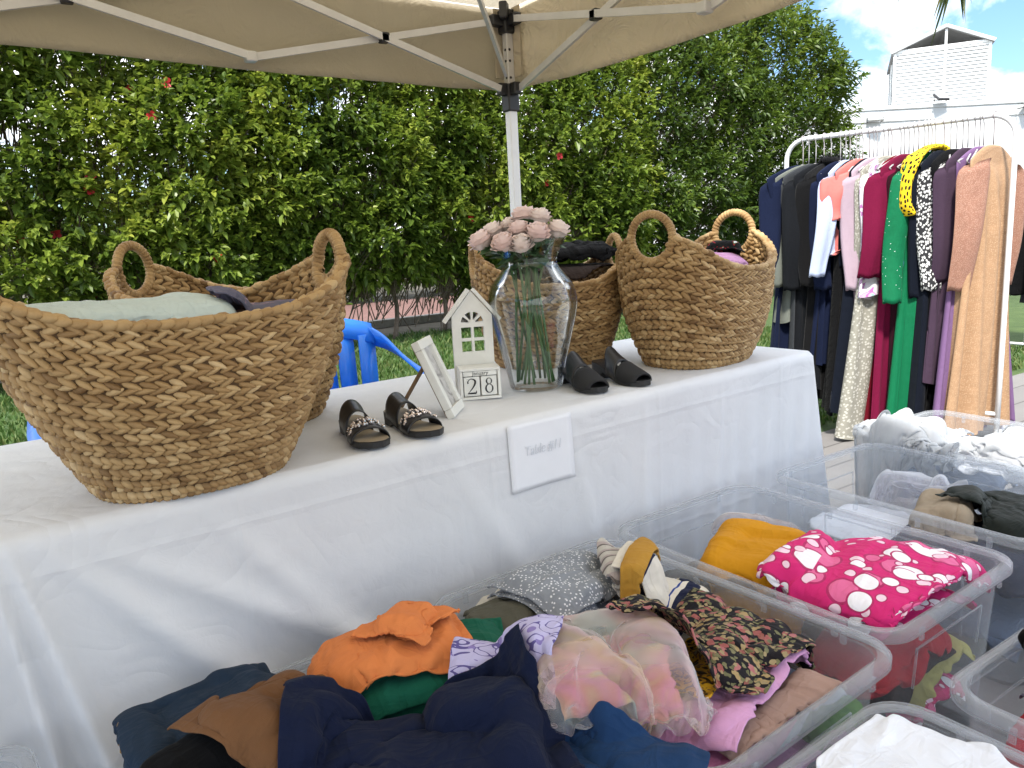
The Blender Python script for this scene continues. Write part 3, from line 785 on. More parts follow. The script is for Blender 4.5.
# ------------------------------------------------------------------ table and tablecloth
TR = math.radians(3.8); TX0 = .50; TO = np.array([-TX0 * math.cos(TR), 1.485 - TX0 * math.sin(TR), 0]); TL, TW, TZ = 2.385 + TX0, .82, .75
def tab(x, y, z=TZ): 
    return tuple(TO + rotz(TR) @ np.array([x, y, 0]) + np.array([0, 0, z]))
tb = thing('folding_table', 'long folding table hidden beneath the white cloth', 'table', tab(0, 0, 0), TR)
one('tabletop', bbox((TL / 2, TW / 2, TZ - .03), (TL - .03, TW - .03, .04), .01), plain('white table plastic', (.7, .7, .68), .5), tb, False)
for x in (.25, TL - .25):
    for y in (.1, TW - .1): one('leg', tube([(x, y, 0), (x, y, TZ - .05)], .016, 8), plain('grey tube', (.3, .3, .31), .4, .6) if x < 1 and y < .2 else bpy.data.materials['grey tube'], tb)
def sheet_mat():
    t = NT('white satin tablecloth'); c = t.coord(); n = t.noise(c, 3, 5); uvn = t.noise(c, 26, 4, .6, .8)
    col = t.ramp(n, [(.3, (.79, .80, .82)), (.7, (.85, .855, .87))])
    sx_ = t.n('ShaderNodeSeparateXYZ'); t.set(sx_.inputs[0], c)
    def line(sock, per, off): return t.math('MULTIPLY', t.math('SUBTRACT', .012, t.math('MINIMUM', .012, t.math('MULTIPLY', per, t.math('ABSOLUTE', t.math('SUBTRACT', t.math('FRACT', t.math('ADD', t.math('DIVIDE', sock, per), off)), .5))))), 60.0)
    pack = t.math('ADD', line(sx_.outputs[0], .61, .13), line(sx_.outputs[2], .36, .62))
    cr_ = t.math('ABSOLUTE', t.math('SUBTRACT', t.noise(c, 5, 2, .5, .9), .5))
    crease = t.math('MULTIPLY', t.math('LESS_THAN', cr_, .02), -.5)
    h = t.math('ADD', t.math('ADD', t.math('ADD', uvn, pack), t.math('MULTIPLY', t.noise(c, 9, 3), 1.6)), t.math('MULTIPLY', t.math('SMOOTH_MIN', cr_, .06), 14))
    tr = t.n('ShaderNodeBsdfTranslucent'); t.set(tr.inputs[0], (.72, .74, .78))
    return t.done(t.shader_mix(.18, t.pbr(col, .52, t.bump(h, .28, .006), Sheen_Weight=.2, Specular_IOR_Level=.35), tr.outputs[0]))
SHEET = sheet_mat()
def tablecloth():
    """top sheet + skirt around the perimeter in one piece"""
    rc = .035
    per = []; nrm = []
    def seg(p, q, n, nn):
        for t in np.linspace(0, 1, n, endpoint=False): per.append(np.array(p) * (1 - t) + np.array(q) * t); nrm.append(nn)
    def arc(c, a0, n):
        for t in np.linspace(0, PI / 2, n, endpoint=False): d = np.array([math.cos(a0 + t), math.sin(a0 + t)]); per.append(np.array(c) + d * rc); nrm.append(d)
    seg((rc, 0), (TL - rc, 0), 330, (0, -1)); arc((TL - rc, rc), -PI / 2, 16); seg((TL, rc), (TL, TW - rc), 110, (1, 0)); arc((TL - rc, TW - rc), 0, 16)
    seg((TL - rc, TW), (rc, TW), 200, (0, 1)); arc((rc, TW - rc), PI / 2, 16); seg((0, TW - rc), (0, rc), 110, (-1, 0)); arc((rc, rc), PI, 24)
    per = np.array(per); nrm = np.array(nrm, float); N = len(per)
    d = np.linalg.norm(np.roll(per, -1, 0) - per, axis=1); s = np.concatenate([[0], np.cumsum(d)[:-1]]); x, y = per[:, 0], per[:, 1]
    front = (y < .03)
    rows = 44; Vs = []
    # rim of the top: three rings inward
    cen = np.array([TL / 2, TW / 2])
    cdist = lambda c: np.exp(-((per - np.array(c)) ** 2).sum(1) / .05 ** 2)
    for r in range(rows + 1):
        t = r / rows; drop = t * .735
        e = .014                                         # rounded edge
        if drop < e: offn = e * math.sin(drop / e * PI / 2) - e; z = TZ + .004 - e * (1 - math.cos(drop / e * PI / 2))
        else: offn = 0; z = TZ + .004 - drop
        g = t ** 1.1
        n1 = vnoise(s * 3.1, s * 0 + t * .7, 3) - .5; n2 = vnoise(s * 8.0 + t * 1.2, s * 0 + t * .5, 4) - .5; n3 = vnoise(s * 19 + t * 2, s * 0, 5) - .5
        flare = g * (.012 + .045 * n1 + .032 * n2 + .010 * n3)
        right = np.clip((x - TL * .62) / (TL * .38), 0, 1) * front
        flare = flare + g * right * .016 * np.sin(s * 62 + 3 * n2 + t * 1.0) + g * .02 * right
        # long slanting tension folds coming from the front-left corner
        for (x0, x1, w_, am) in ((.03, .62, .05, .030), (.06, 1.05, .06, .022), (.30, .85, .05, .018), (.0, .16, .022, .050), (-.10, -.03, .022, .060), (-.03, .06, .016, .040), (-.2, -.15, .03, .05), (.85, 1.25, .05, .010), (1.25, 1.38, .04, .010), (1.55, 1.5, .03, .010), (1.9, 1.82, .03, .012)):
            cxx = x0 + TX0 - .05 + (x1 - x0) * t; ww = w_ * (.35 + t * 1.1)
            flare = flare + front * am * math.sin(min(1, t * 1.6) * PI / 2) * np.exp(-((x - cxx) / ww) ** 2)
        flare = flare + g * (.10 * cdist((0, 0)) + .08 * cdist((TL, 0)) + .08 * cdist((TL, TW)) + .08 * cdist((0, TW)))
        flare = np.where(t < .04, flare * t / .04, flare)
        flare = np.maximum(flare, -.004)
        xy = per + nrm * (offn + flare)[:, None]
        zz = np.full(N, z) + .004 * (vnoise(s * 5, s * 0, 6) - .5) * t
        Vs.append(np.column_stack([xy, zz]))
    V = np.array(Vs)
    mb = MB(); mb.add(V.reshape(-1, 3), gridF(rows + 1, N, True))
    # top: rings shrinking to the centre line
    tops = []
    k = 26; e = .014
    edge = per - nrm * e
    sp = np.stack([np.clip(per[:, 0], TW / 2, TL - TW / 2), np.full(N, TW / 2)], 1)
    for r in range(k + 1):
        t = r / k; xy = edge * (1 - t) + sp * t
        u, v = xy[:, 0], xy[:, 1]
        zz = TZ + .004 + .004 * (vnoise(u * 7, v * 11, 11) - .5) * min(1, t * 6) + .0030 * (vnoise(u * 19 + v * 9, v * 23, 12) - .5) * min(1, t * 8)
        tops.append(np.column_stack([xy, zz]))
    mb.add(np.array(tops)[::-1].reshape(-1, 3), gridF(k + 1, N, True))
    o = mb.build('tablecloth', SHEET); o.location = tab(0, 0, 0); o.rotation_euler.z = TR
    bm = bmesh.new(); bm.from_mesh(o.data); bmesh.ops.remove_doubles(bm, verts=bm.verts, dist=.0006); bmesh.ops.recalc_face_normals(bm, faces=bm.faces); bm.to_mesh(o.data); bm.free()
    globals()['CLOTH'] = o
    tag(o, 'white satin tablecloth falling to the ground over the long sale table', 'tablecloth')
tablecloth()
TOPZ = TZ + .006
# sign taped to the front of the cloth
def text(name, body, size, mat, parent, loc, rot, shear=0, extrude=.0002, align='CENTER', sx=1):
    c = bpy.data.curves.new(name, 'FONT'); c.body = body; c.size = size; c.align_x = align; c.shear = shear; c.extrude = extrude
    o = bpy.data.objects.new(name, c); COL.objects.link(o); c.materials.append(mat); o.parent = parent; o.location = loc; o.rotation_euler = rot; o.scale.x = sx; return o
def paper_sign():
    p = thing('paper_sign', 'sheet of white paper with faint writing taped to the front of the tablecloth', 'paper sign', tab(1.105 + TX0, -.022, TZ), TR)
    n = 12; u = np.linspace(-.105, .105, n); v = np.linspace(0, 1, 14); U, Vv = np.meshgrid(u, v, indexing='ij')
    y = -.008 - .012 * Vv - .004 * np.sin((U + .1) * 14); z = -.004 - Vv * .175 + U * 0
    from mathutils.bvhtree import BVHTree
    bv = BVHTree.FromPolygons([v.co[:] for v in CLOTH.data.vertices], [list(q.vertices) for q in CLOTH.data.polygons])
    def skin(u_, z_):                              # how far the cloth stands out here, in the sign's own axes
        h = bv.ray_cast(Vector((1.105 + TX0 + u_, -.5, TZ + z_)), Vector((0, 1, 0)))[0]
        return (h.y + .022) if h is not None else 0.0
    y = np.array([[skin(float(a_), float(min(b_, -.022))) for a_, b_ in zip(r1, r2)] for r1, r2 in zip(U, z)])
    for _ in range(3): y[1:-1] = (y[:-2] + y[1:-1] + y[2:]) / 3; y[:, 1:-1] = (y[:, :-2] + y[:, 1:-1] + y[:, 2:]) / 3
    y -= .0035
    ty_ = float(y[2:10, 4:10].min()) - .0014
    P = np.stack([U, y, z], -1).reshape(-1, 3)
    o = one('sheet', (P, gridF(n, 14)), plain('white paper', (.80, .81, .84), .6, var=.02), p); m = o.modifiers.new('t', 'SOLIDIFY'); m.thickness = .0005
    text('writing', 'Table #11', .036, plain('faded pencil', (.66, .68, .72), .8), p, (.004, ty_, -.090), (PI / 2 - .07, 0, 0), .25, sx=.85)
paper_sign()

# ------------------------------------------------------------------ woven baskets
def straw():
    t = NT('water hyacinth'); f = t.attr('tint'); c = t.coord(); n = t.noise(c, 70, 4)
    col = t.ramp(f, [(0, (.18, .10, .038)), (.35, (.36, .222, .092)), (.7, (.51, .34, .155)), (1, (.67, .49, .26))])
    col = t.mix(t.math('MULTIPLY', n, .45), col, (.17, .09, .03))
    return t.done(t.pbr(col, .62, t.bump(t.noise(c, 260, 3), .3, .002), Specular_IOR_Level=.35))
STRAW = straw(); CORE = plain('straw core crevice shade', (.09, .05, .02), .9, var=.3, scale=60, bump=.4)  # core darkened so the weave crevices read as shaded
def basket(label, loc, rz, at, bt, ab, bb, hm, he, rows, cols, seed, rh=.072, group='woven rope baskets on the table', flare=.85, tone=0.0, ends=2.6, cat='basket'):
    rng = np.random.default_rng(seed)
    root = thing('woven_basket', label, cat, loc, rz, group)
    def rim(th): return hm + (he - hm) * np.abs(np.cos(th)) ** ends
    def surf(th, v):
        c, s = np.cos(th), np.sin(th); ex = 2 / 2.35
        cc = np.sign(c) * np.abs(c) ** ex; ss = np.sign(s) * np.abs(s) ** ex
        k = np.where(v < .06, .93 + .07 * np.sqrt(np.clip(v / .06, 0, 1)), 1.0)
        vv = np.clip(v, 0, 1) ** flare
        bulge = .02 * np.sin(np.clip(v, 0, 1) * PI)
        a = (ab + (at - ab) * vv) * k + bulge; b = (bb + (bt - bb) * vv) * k + bulge
        wob = 1 + .010 * np.sin(3 * th + seed)
        return np.stack([a * cc * wob, b * ss * wob, v * rim(th)], -1)
    zc = he - .012
    def inhole(P, r): 
        return ((P[..., 1] ** 2 + (P[..., 2] - zc) ** 2) < r * r) & (np.abs(P[..., 0]) > at * .5)
    tt_ = np.linspace(0, 2 * PI, 1441); pp_ = surf(tt_, np.full(1441, .75)); cs_ = np.concatenate([[0], np.cumsum(np.linalg.norm(np.diff(pp_[:, :2], axis=0), axis=1))]); cs_ /= cs_[-1]
    def even(f): return np.interp(np.mod(f, 1), cs_, tt_)
    # backing wall, its dark colour painting the shade between the strands
    nt, nv = 160, 40
    th = np.arange(nt) / nt * 2 * PI; v = np.linspace(0, .985, nv); V2, T2 = np.meshgrid(v, th, indexing='ij')
    P = surf(T2, V2); Q = gridF(nv, nt, True); flatP = P.reshape(-1, 3)
    keep = ~inhole(flatP[Q].mean(1), rh * .98); Q = Q[keep]
    mb = MB(); mb.add(flatP, Q); mb.add(np.vstack([P[0], [[0, 0, .004]]]), [[i, (i + 1) % nt, nt] for i in range(nt)])
    o = mb.build('wall', CORE, root); m = o.modifiers.new('t', 'SOLIDIFY'); m.thickness = .006; m.offset = 0
    # plaited strands: chevron rows of leaf-shaped twists
    rr, kk = np.meshgrid(np.arange(rows), np.arange(cols), indexing='ij'); rr = rr.ravel(); kk = kk.ravel()
    fr0 = (kk + .25 * (rr % 2) + rng.normal(0, .06, len(kk)) + rng.random(rows)[rr // 2]) / cols; th0 = even(fr0); th1 = even(fr0 + 1 / cols); th1 = np.where(th1 < th0, th1 + 2 * PI, th1)
    v0 = (rr // 2 + .5 + np.where(rr % 2 == 0, -.192, .192)) / (rows / 2) + rng.normal(0, .0010, len(rr)); v0 = np.clip(v0, .012, .985)
    p0 = surf(th0, v0); ok = ~inhole(p0, rh * 1.02); th0, v0, rr, p0, th1 = th0[ok], v0[ok], rr[ok], p0[ok], th1[ok]
    e = 1e-3; eu = surf(th0 + e, v0) - surf(th0 - e, v0); pitch = np.linalg.norm(surf(th1, v0) - p0, axis=1); eu /= np.linalg.norm(eu, axis=1)[:, None]
    ev = surf(th0, np.minimum(v0 + e, 1)) - surf(th0, v0 - e); rowh = np.linalg.norm(ev, axis=1) / (np.minimum(v0 + e, 1) - (v0 - e)) / rows; ev /= np.linalg.norm(ev, axis=1)[:, None]
    ev = ev - eu * (ev * eu).sum(1)[:, None]; ev /= np.linalg.norm(ev, axis=1)[:, None]
    nn = np.cross(eu, ev); nn /= np.linalg.norm(nn, axis=1)[:, None]
    sg = np.where(rr % 2 == 0, 1, -1); ang = sg * (.37 + rng.normal(0, .08, len(sg)))
    du = np.cos(ang)[:, None] * eu + np.sin(ang)[:, None] * ev; dw = -np.sin(ang)[:, None] * eu + np.cos(ang)[:, None] * ev
    ln = np.minimum(pitch * .70, rowh * 1.7)[:, None] * rng.uniform(.9, 1.12, len(sg))[:, None]; wd = (rowh * .55)[:, None] * rng.uniform(.88, 1.12, len(sg))[:, None]; tk = (np.minimum(rowh, .022) * .70)[:, None]
    ts = np.array([-1, -.72, -.25, .3, .75, 1.0]); prof = np.array([.45, .90, 1.0, .88, .55, .10]); six = np.arange(7) / 7 * 2 * PI
    B = np.empty((len(sg), 6, 7, 3))
    for i, t in enumerate(ts):
        cpt = p0 + du * ln * t + nn * (.0015 + .0035 * t)
        for j, a in enumerate(six): B[:, i, j] = cpt + dw * wd * prof[i] * math.cos(a) + nn * tk * (.35 + .65 * prof[i]) * math.sin(a)
    B = B.reshape(-1, 3); f1 = gridF(6, 7, True); caps = None
    F = (f1[None] + (np.arange(len(sg)) * 42)[:, None, None]).reshape(-1, 4)
    tint = np.clip(.5 + tone + rng.normal(0, .24, len(sg)), 0, 1)
    MB().add(B, F, attr=np.repeat(tint, 42)).build('weave', STRAW, root)
    # rim rope
    def rope(pts, r, name, tw=36.0, closed=False, tn=.55, seg=12):
        n = len(pts); T, N, Bn = frames(pts); s = np.concatenate([[0], np.cumsum(np.linalg.norm(np.diff(pts, axis=0), axis=1))])
        a = np.arange(seg) / seg * 2 * PI
        rad = r * (1 + .16 * np.abs(np.sin((a[None] * 1.0 + s[:, None] * tw / r * .016) )) - .08) if False else r * (.86 + .20 * np.abs(np.sin(s[:, None] / (r * .30) + a[None] * .5)) ** .7)
        V = pts[:, None] + rad[..., None] * (np.cos(a)[None, :, None] * N[:, None] + np.sin(a)[None, :, None] * Bn[:, None])
        mb = MB(); mb.add(V.reshape(-1, 3), gridF(n, seg, True), attr=np.repeat(np.clip(tn + .18 * np.sin(s * 60) + rng.normal(0, .10, n), 0, 1), seg))
        mb.add(V[0], [list(range(seg))[::-1]], attr=tn); mb.add(V[-1], [list(range(seg))], attr=tn)
        return mb.build(name, STRAW, root)
    th = np.linspace(0, 2 * PI, 420); Pr = surf(th, np.ones_like(th)); Pr[:, 2] += .002
    hole = inhole(Pr, rh * .98); idx = np.where(~hole)[0]
    runs = np.split(idx, np.where(np.diff(idx) > 1)[0] + 1)
    for rn in runs:
        if len(rn) < 10: continue
        pr = Pr[rn]; sl_ = np.concatenate([[0], np.cumsum(np.linalg.norm(np.diff(pr, axis=0), axis=1))]); cnt = int(sl_[-1] / .021)
        mb = MB(); cen = np.array([0, 0, 1.]) 
        for q in range(cnt):
            for sd_ in (1, -1):
                s0 = (q + .5 + (.25 if sd_ > 0 else -.25)) / cnt * sl_[-1]
                c_ = np.array([np.interp(s0, sl_, pr[:, k]) for k in range(3)]); c2 = np.array([np.interp(min(sl_[-1], s0 + .004), sl_, pr[:, k]) for k in range(3)]); c1 = np.array([np.interp(max(0, s0 - .004), sl_, pr[:, k]) for k in range(3)])
                tg = c2 - c1; tg /= np.linalg.norm(tg); ou = np.cross(tg, cen); ou /= np.linalg.norm(ou); upv = np.cross(ou, tg)
                an = sd_ * .45 + rng.normal(0, .08); dd = math.cos(an) * tg + math.sin(an) * (ou * .75 + upv * .35 * sd_)
                c_ = c_ + ou * .0045 * sd_ + upv * rng.normal(0, .0012)
                V_, F_ = tube([c_ - dd * .019, c_ - dd * .012, c_, c_ + dd * .012, c_ + dd * .019], np.array([.003, .0078, .0098, .0082, .003]) * rng.uniform(.85, 1.12), 7)
                mb.add(V_, F_, attr=float(np.clip(.55 + tone + rng.normal(0, .2), 0, 1)))
        mb.build('rim', STRAW, root)
    # handles: round rope rings set in the raised ends
    for sx in (1, -1):
        a = np.linspace(0, 2 * PI, 420)
        z = zc + rh * np.cos(a); y = rh * np.sin(a)
        vv = np.clip(z / he, 0, 1.25); ext = (ab + (at - ab) * np.clip(vv, 0, 1) ** flare) + .02 * np.sin(np.clip(vv, 0, 1) * PI) - np.clip(vv - 1, 0, 1) * .03
        bq = bb + (bt - bb) * np.clip(vv, 0, 1) ** flare
        x = ext * (1 - np.clip(np.abs(y) / bq, 0, 1) ** 2.35) ** (1 / 2.35)
        rope(np.stack([sx * x, y, z], -1), .0125, 'handle', tn=.45)
    return root
BG = 'woven rope baskets on the table'
def bz(x, y): return (x, y, TOPZ)
basket('largest woven rope basket at the table front corner, holding a mint green garment', bz(.288, 1.652), math.radians(3), .352, .235, .176, .145, .328, .425, 28, 74, 1, .062, flare=1.03)
basket('woven rope basket half hidden behind the largest one, both round handles showing', bz(.525, 2.125), math.radians(-45), .290, .235, .19, .16, .33, .425, 26, 66, 2, .066, tone=-.05)
basket('woven rope basket filled with black clothes behind the glass vase', bz(1.640, 2.225), math.radians(-20), .262, .215, .185, .150, .280, .385, 22, 62, 3, .060, tone=-.12)
basket('woven rope basket at the far table end, lilac garment inside', bz(1.99, 1.845), math.radians(16), .305, .220, .195, .150, .31, .435, 26, 64, 4, .072, tone=-.02)
# ------------------------------------------------------------------ vase of roses
def thin_glass(name, tint=(.97, .985, .985), refl=.7, body=.025):
    t = NT(name); lw = t.n('ShaderNodeLayerWeight'); lw.inputs['Blend'].default_value = .16
    tr = t.n('ShaderNodeBsdfTransparent'); t.set(tr.inputs[0], tint)
    gl = t.n('ShaderNodeBsdfGlossy'); gl.inputs['Roughness'].default_value = .03; t.set(gl.inputs[0], (1, 1, 1))
    fac = t.math('ADD', t.math('MULTIPLY', lw.outputs['Fresnel'], refl), body, clamp=True)
    return t.done(t.shader_mix(fac, tr.outputs[0], gl.outputs[0]))
GLASS = thin_glass('clear glass')
vx, vy = 1.315, 1.862
vase = thing('glass_vase', 'large clear glass urn vase holding pale pink roses', 'vase', (vx, vy, TOPZ), 0)
prof = smooth_path([(.070, 0), (.078, .004), (.082, .02), (.092, .07), (.112, .15), (.129, .22), (.133, .262), (.122, .305), (.098, .338), (.081, .362), (.078, .378), (.084, .40), (.098, .425), (.107, .438)], 60)
inner = np.column_stack([prof[:, 0] - .004, np.maximum(prof[:, 1], .012)])[::-1]
one('glass_body', lathe(np.vstack([[(0.0005, 0)], prof, [(.105, .440)], inner, [(.0005, .012)]]), 64), GLASS, vase)
PINK = [plain('rose petal blush', (.97, .77, .72), .55, var=.06, bump=.1, Subsurface_Weight=.0), plain('rose petal pale', (.97, .83, .77), .55, var=.06, bump=.1)]
GREENS = plain('rose stem green', (.045, .11, .03), .5, var=.25); LEAFG = plain('rose leaf green', (.05, .12, .045), .5, var=.25)
def rose_mb(r, seed):
    rng = np.random.default_rng(seed); mb = MB()
    for cnt, r0, r1, h, wa, curl, zoff in ((3, .10, .20, 1.05, 1.5, -.05, .05), (4, .20, .38, 1.12, 1.15, -.04, .02), (5, .34, .62, 1.10, .95, .0, 0), (5, .42, .80, 1.02, .95, .10, -.05), (6, .40, .92, .86, .90, .18, -.12), (5, .36, .96, .62, .85, .26, -.16)):
        a0 = rng.random() * 6
        for k in range(cnt):
            a = a0 + k / cnt * 2 * PI + rng.normal(0, .12); hh = h * rng.uniform(.92, 1.08)
            u = np.linspace(-1, 1, 9); v = np.linspace(0, 1, 8); U, V = np.meshgrid(u, v, indexing='ij')
            wdt = np.sin(np.clip(V * .85 + .15, 0, 1) * PI * .62) ** .6
            an = a + U * wa * wdt * (1.0)
            rad = r0 + (r1 - r0) * V ** .8 + curl * np.clip(V - .62, 0, 1) * 1.3 * (1 + .3 * np.sin(U * 4 + k)) + .03 * np.cos(U * 5 + k) * V - .05 * U ** 2 * V
            z = zoff + hh * (V - .10 * U ** 2 * V ** 2) - curl * np.clip(V - .75, 0, 1) * 1.6 + .03 * np.sin(U * 6 + k * 2) * V - .45
            P = np.stack([rad * np.cos(an), rad * np.sin(an), z], -1) * r
            mb.add(P.reshape(-1, 3), gridF(9, 8))
    return mb
RT = np.array([R[0, 0], R[1, 0], 0]); RT /= np.linalg.norm(RT); FW = np.array([R[0, 2], R[1, 2], 0]); FW /= np.linalg.norm(FW)
VZ = TOPZ
heads = [(489, 238, -.02), (501, 230, .01), (511, 241, -.07), (518, 226, .03), (527, 229, -.03), (528, 243, -.08), (534, 216, .02), (548, 218, .0), (544, 233, -.06), (565, 231, -.01), (553, 240, .05), (520, 234, .06), (540, 226, .07)]
for i, (px, py, dd) in enumerate(heads):
    lat = (px - 537) / 339; z = 1.2 + (237 - py) / 339
    c = RT * lat + FW * dd; c[2] = z - VZ
    rs = thing('rose', 'pale pink rose standing in the glass vase', 'rose', (vx, vy, VZ), 0, 'pale pink roses in the vase')
    out = c - np.array([0, 0, c[2] - .16]); dirn = out / np.linalg.norm(out); 
    q = Vector((dirn[0] * .8, dirn[1] * .8, 1)).to_track_quat('Z', 'Y').to_matrix()
    mb = rose_mb(.0375 * RNG.uniform(.9, 1.12), 100 + i); mb.v = [v @ np.array(q).T + c for v in mb.v]
    mb.build('petals', PINK[i % 2], rs)
    an = i / len(heads) * 2 * PI * 3.1 + 1; foot = np.array([math.cos(an) * .055, math.sin(an) * .055, .018])
    neck = np.array([c[0] * .45, c[1] * .45, .37])
    m = min(.066, np.linalg.norm(neck[:2])); neck[:2] *= m / (np.linalg.norm(neck[:2]) + 1e-9)
    st = smooth_path([foot, foot * .55 + neck * .45 + [0, 0, .0], neck, c - dirn * .012], 18)
    one('stem', tube(st, np.linspace(.0042, .0044, 18), 6), GREENS, rs)
    sp = MB()
    for k in range(5): 
        a = k / 5 * 2 * PI; d = np.array([math.cos(a), math.sin(a), -.25]); d = d @ np.array(q).T
        V, F, _ = leaves(np.array([c - dirn * .012]), np.array([d]), np.array([.030]), .35); sp.add(V, F)
    sp.build('sepals', LEAFG, rs)
    lv = MB(); lp = []; ld_ = []
    for k in range(5):
        t = RNG.uniform(.66, .95); p = st[int(t * 17)]; lp.append(p); d = RNG.normal(size=3) * .6; d[2] = .25; d[:2] += c[:2] * 2; ld_.append(d)
    V, F, _ = leaves(np.array(lp), np.array(ld_), RNG.uniform(.055, .09, 5), .62); lv.add(V, F)
    lv.build('leaves', LEAFG, rs)

# ------------------------------------------------------------------ perpetual calendar with house front
WOOD = plain('white painted wood', (.76, .76, .72), .55, var=.05, scale=30, bump=.12)
INK = plain('black ink', (.012, .012, .014), .6)
cal_a = math.radians(-24)
cal = thing('desk_calendar', 'white wooden calendar with a little house front and number blocks', 'calendar', (1.118, 1.868, TOPZ), cal_a)
W2, H2, D2 = .116, .090, .075
cb = MB()
cb.add(*bbox((0, 0, .004), (W2, D2, .008), .0015)); cb.add(*bbox((0, 0, H2 - .004), (W2, D2, .008), .0015)); cb.add(*bbox((-W2 / 2 + .004, 0, H2 / 2), (.008, D2, H2 - .017), .001)); cb.add(*bbox((W2 / 2 - .004, 0, H2 / 2), (.008, D2, H2 - .017), .001)); cb.add(*bbox((0, D2 / 2 - .003, H2 / 2), (W2 - .017, .006, H2 - .017), .001))
cb.build('calendar_box', WOOD, cal, False)
mo = one('month_block', bbox((0, -.004, .0745), (W2 - .020, D2 - .012, .013), .001), WOOD, cal, False)
text('month_name', 'January', .0155, INK, mo, (0, -D2 / 2 + .0016, .0705), (PI / 2, 0, 0), .12)
def stroke(pts, ws, n=40):
    """lettering stroke of varying thickness in the x,z plane"""
    P = smooth_path([(p[0], 0, p[1]) for p in pts], n); w = np.interp(np.linspace(0, 1, n), np.linspace(0, 1, len(ws)), ws)
    T = np.gradient(P, axis=0); T /= np.linalg.norm(T, axis=1)[:, None] + 1e-9; s = np.stack([-T[:, 2], np.zeros(n), T[:, 0]], -1)
    V = np.vstack([P + s * w[:, None] / 2, P - s * w[:, None] / 2]); V2 = V - [0, .0006, 0]
    F = [[i, i + 1, n + i + 1, n + i] for i in range(n - 1)]
    return V2, F
for dg, x in (('2', -.0245), ('8', .0245)):
    bl = one('number_block', bbox((x, -.003, .038), (.0455, D2 - .014, .0555), .002), WOOD, cal, False)
    g = MB(); o = np.array([x, -D2 / 2 + .0034, .0165])
    if dg == '2':
        g.add(*stroke([(-.011, .031), (-.0115, .036), (-.006, .0425), (.001, .0435), (.0085, .039), (.009, .031), (.004, .021), (-.005, .010), (-.0125, .0025)], [.0045, .003, .0018, .0022, .0052, .0058, .004, .002, .0014]))
        g.add(*stroke([(-.0125, .0022), (-.004, .0024), (.006, .0024), (.0105, .0028), (.0125, .0095)], [.0024, .0045, .005, .004, .0012]))
    else:
        t = np.linspace(0, 2 * PI, 15)
        g.add(*stroke([(.0072 * math.cos(a), .0345 + .0085 * math.sin(a)) for a in t], [.0036, .0022, .0014, .003, .0045, .0036, .0014, .0022, .0036]))
        g.add(*stroke([(.0098 * math.cos(a), .0135 + .0120 * math.sin(a)) for a in t], [.0044, .0026, .0016, .0036, .005, .004, .0016, .003, .0044]))
    V = [v + o for v in g.v]; g.v = V; g.build('numeral', INK, bl, False)
# house front: an outline plate with real window openings, behind the box
hx, hy0 = -.004, .052
def plate(outline, holes, y, th, name):
    cu = bpy.data.curves.new(name, 'CURVE'); cu.dimensions = '2D'; cu.fill_mode = 'BOTH'; cu.extrude = th / 2; cu.bevel_depth = .0008; cu.bevel_resolution = 1
    for pl in [outline] + holes:
        sp = cu.splines.new('POLY'); sp.points.add(len(pl) - 1); sp.use_cyclic_u = True
        for p, (a, b) in zip(sp.points, pl): p.co = (a, b, 0, 1)
    o = bpy.data.objects.new(name, cu); COL.objects.link(o); o.rotation_euler = (PI / 2, 0, 0); cu.materials.append(WOOD); o.parent = cal; o.location = (hx, y, 0); return o
hw = .058
def sector(cx, cz, r0, r1, a0, a1, n=8):
    return [(cx + r1 * math.cos(a), cz + r1 * math.sin(a)) for a in np.linspace(a0, a1, n)] + [(cx + r0 * math.cos(a), cz + r0 * math.sin(a)) for a in np.linspace(a1, a0, 3)]
holes = []
for a in (0, 1):
    for b in (0, 1):
        x0 = -.034 + a * .037; z0 = .125 + b * .040; holes.append([(x0, z0), (x0 + .031, z0), (x0 + .031, z0 + .034), (x0, z0 + .034)])
for k in range(4): holes.append(sector(0, .209, .010, .034, k * PI / 4 + .10, (k + 1) * PI / 4 - .10))
plate([(-hw, .002), (hw, .002), (hw, .232), (0, .302), (-hw, .232)], holes, hy0, .016, 'house_panel')
rfm = MB()
for sg in (1, -1):
    a = math.atan2(.070, hw); V, F = bbox((0, 0, 0), (.118, .030, .010), .0012)
    rfm.add(V @ roty(sg * a).T + [hx + sg * .044, hy0 - .002, .2615], F)
rfm.build('roof', WOOD, cal, False)

# leaning picture frame
pf = thing('picture_frame', 'narrow white picture frame leaning on its brown easel leg', 'picture frame', (.965, 1.735, TOPZ), math.radians(48))
tilt = -.40; Mt = rotx(tilt)
def fr(c, s, b=.001): 
    V, F = bbox(c, s, b); return V @ Mt.T, F
fm = MB(); Wf, Hf, Tf = .13, .215, .020
for c, s in (((0, 0, .012), (Wf, Tf, .024)), ((0, 0, Hf - .012), (Wf, Tf, .024)), ((-Wf / 2 + .012, 0, Hf / 2), (.024, Tf, Hf - .049)), ((Wf / 2 - .012, 0, Hf / 2), (.024, Tf, Hf - .049))): fm.add(*fr(c, s, .0015))
fm.build('frame_moulding', WOOD, pf, False)
tpic = NT('faded grey print'); nn_ = tpic.noise(tpic.coord(), 22, 5, .6, 1.0)
one('picture', fr((0, .002, Hf / 2), (Wf - .046, .003, Hf - .046)), tpic.done(tpic.pbr(tpic.ramp(nn_, [(.35, (.16, .15, .15)), (.5, (.50, .49, .48)), (.6, (.62, .61, .60))]), .3)), pf, False)
one('back_board', fr((0, .011, Hf / 2), (Wf - .01, .004, Hf - .01)), plain('brown backing board', (.20, .12, .06), .8), pf, False)
lp, lq = np.array([0, .012, .150]) @ Mt.T, np.array([0, .160, .003])
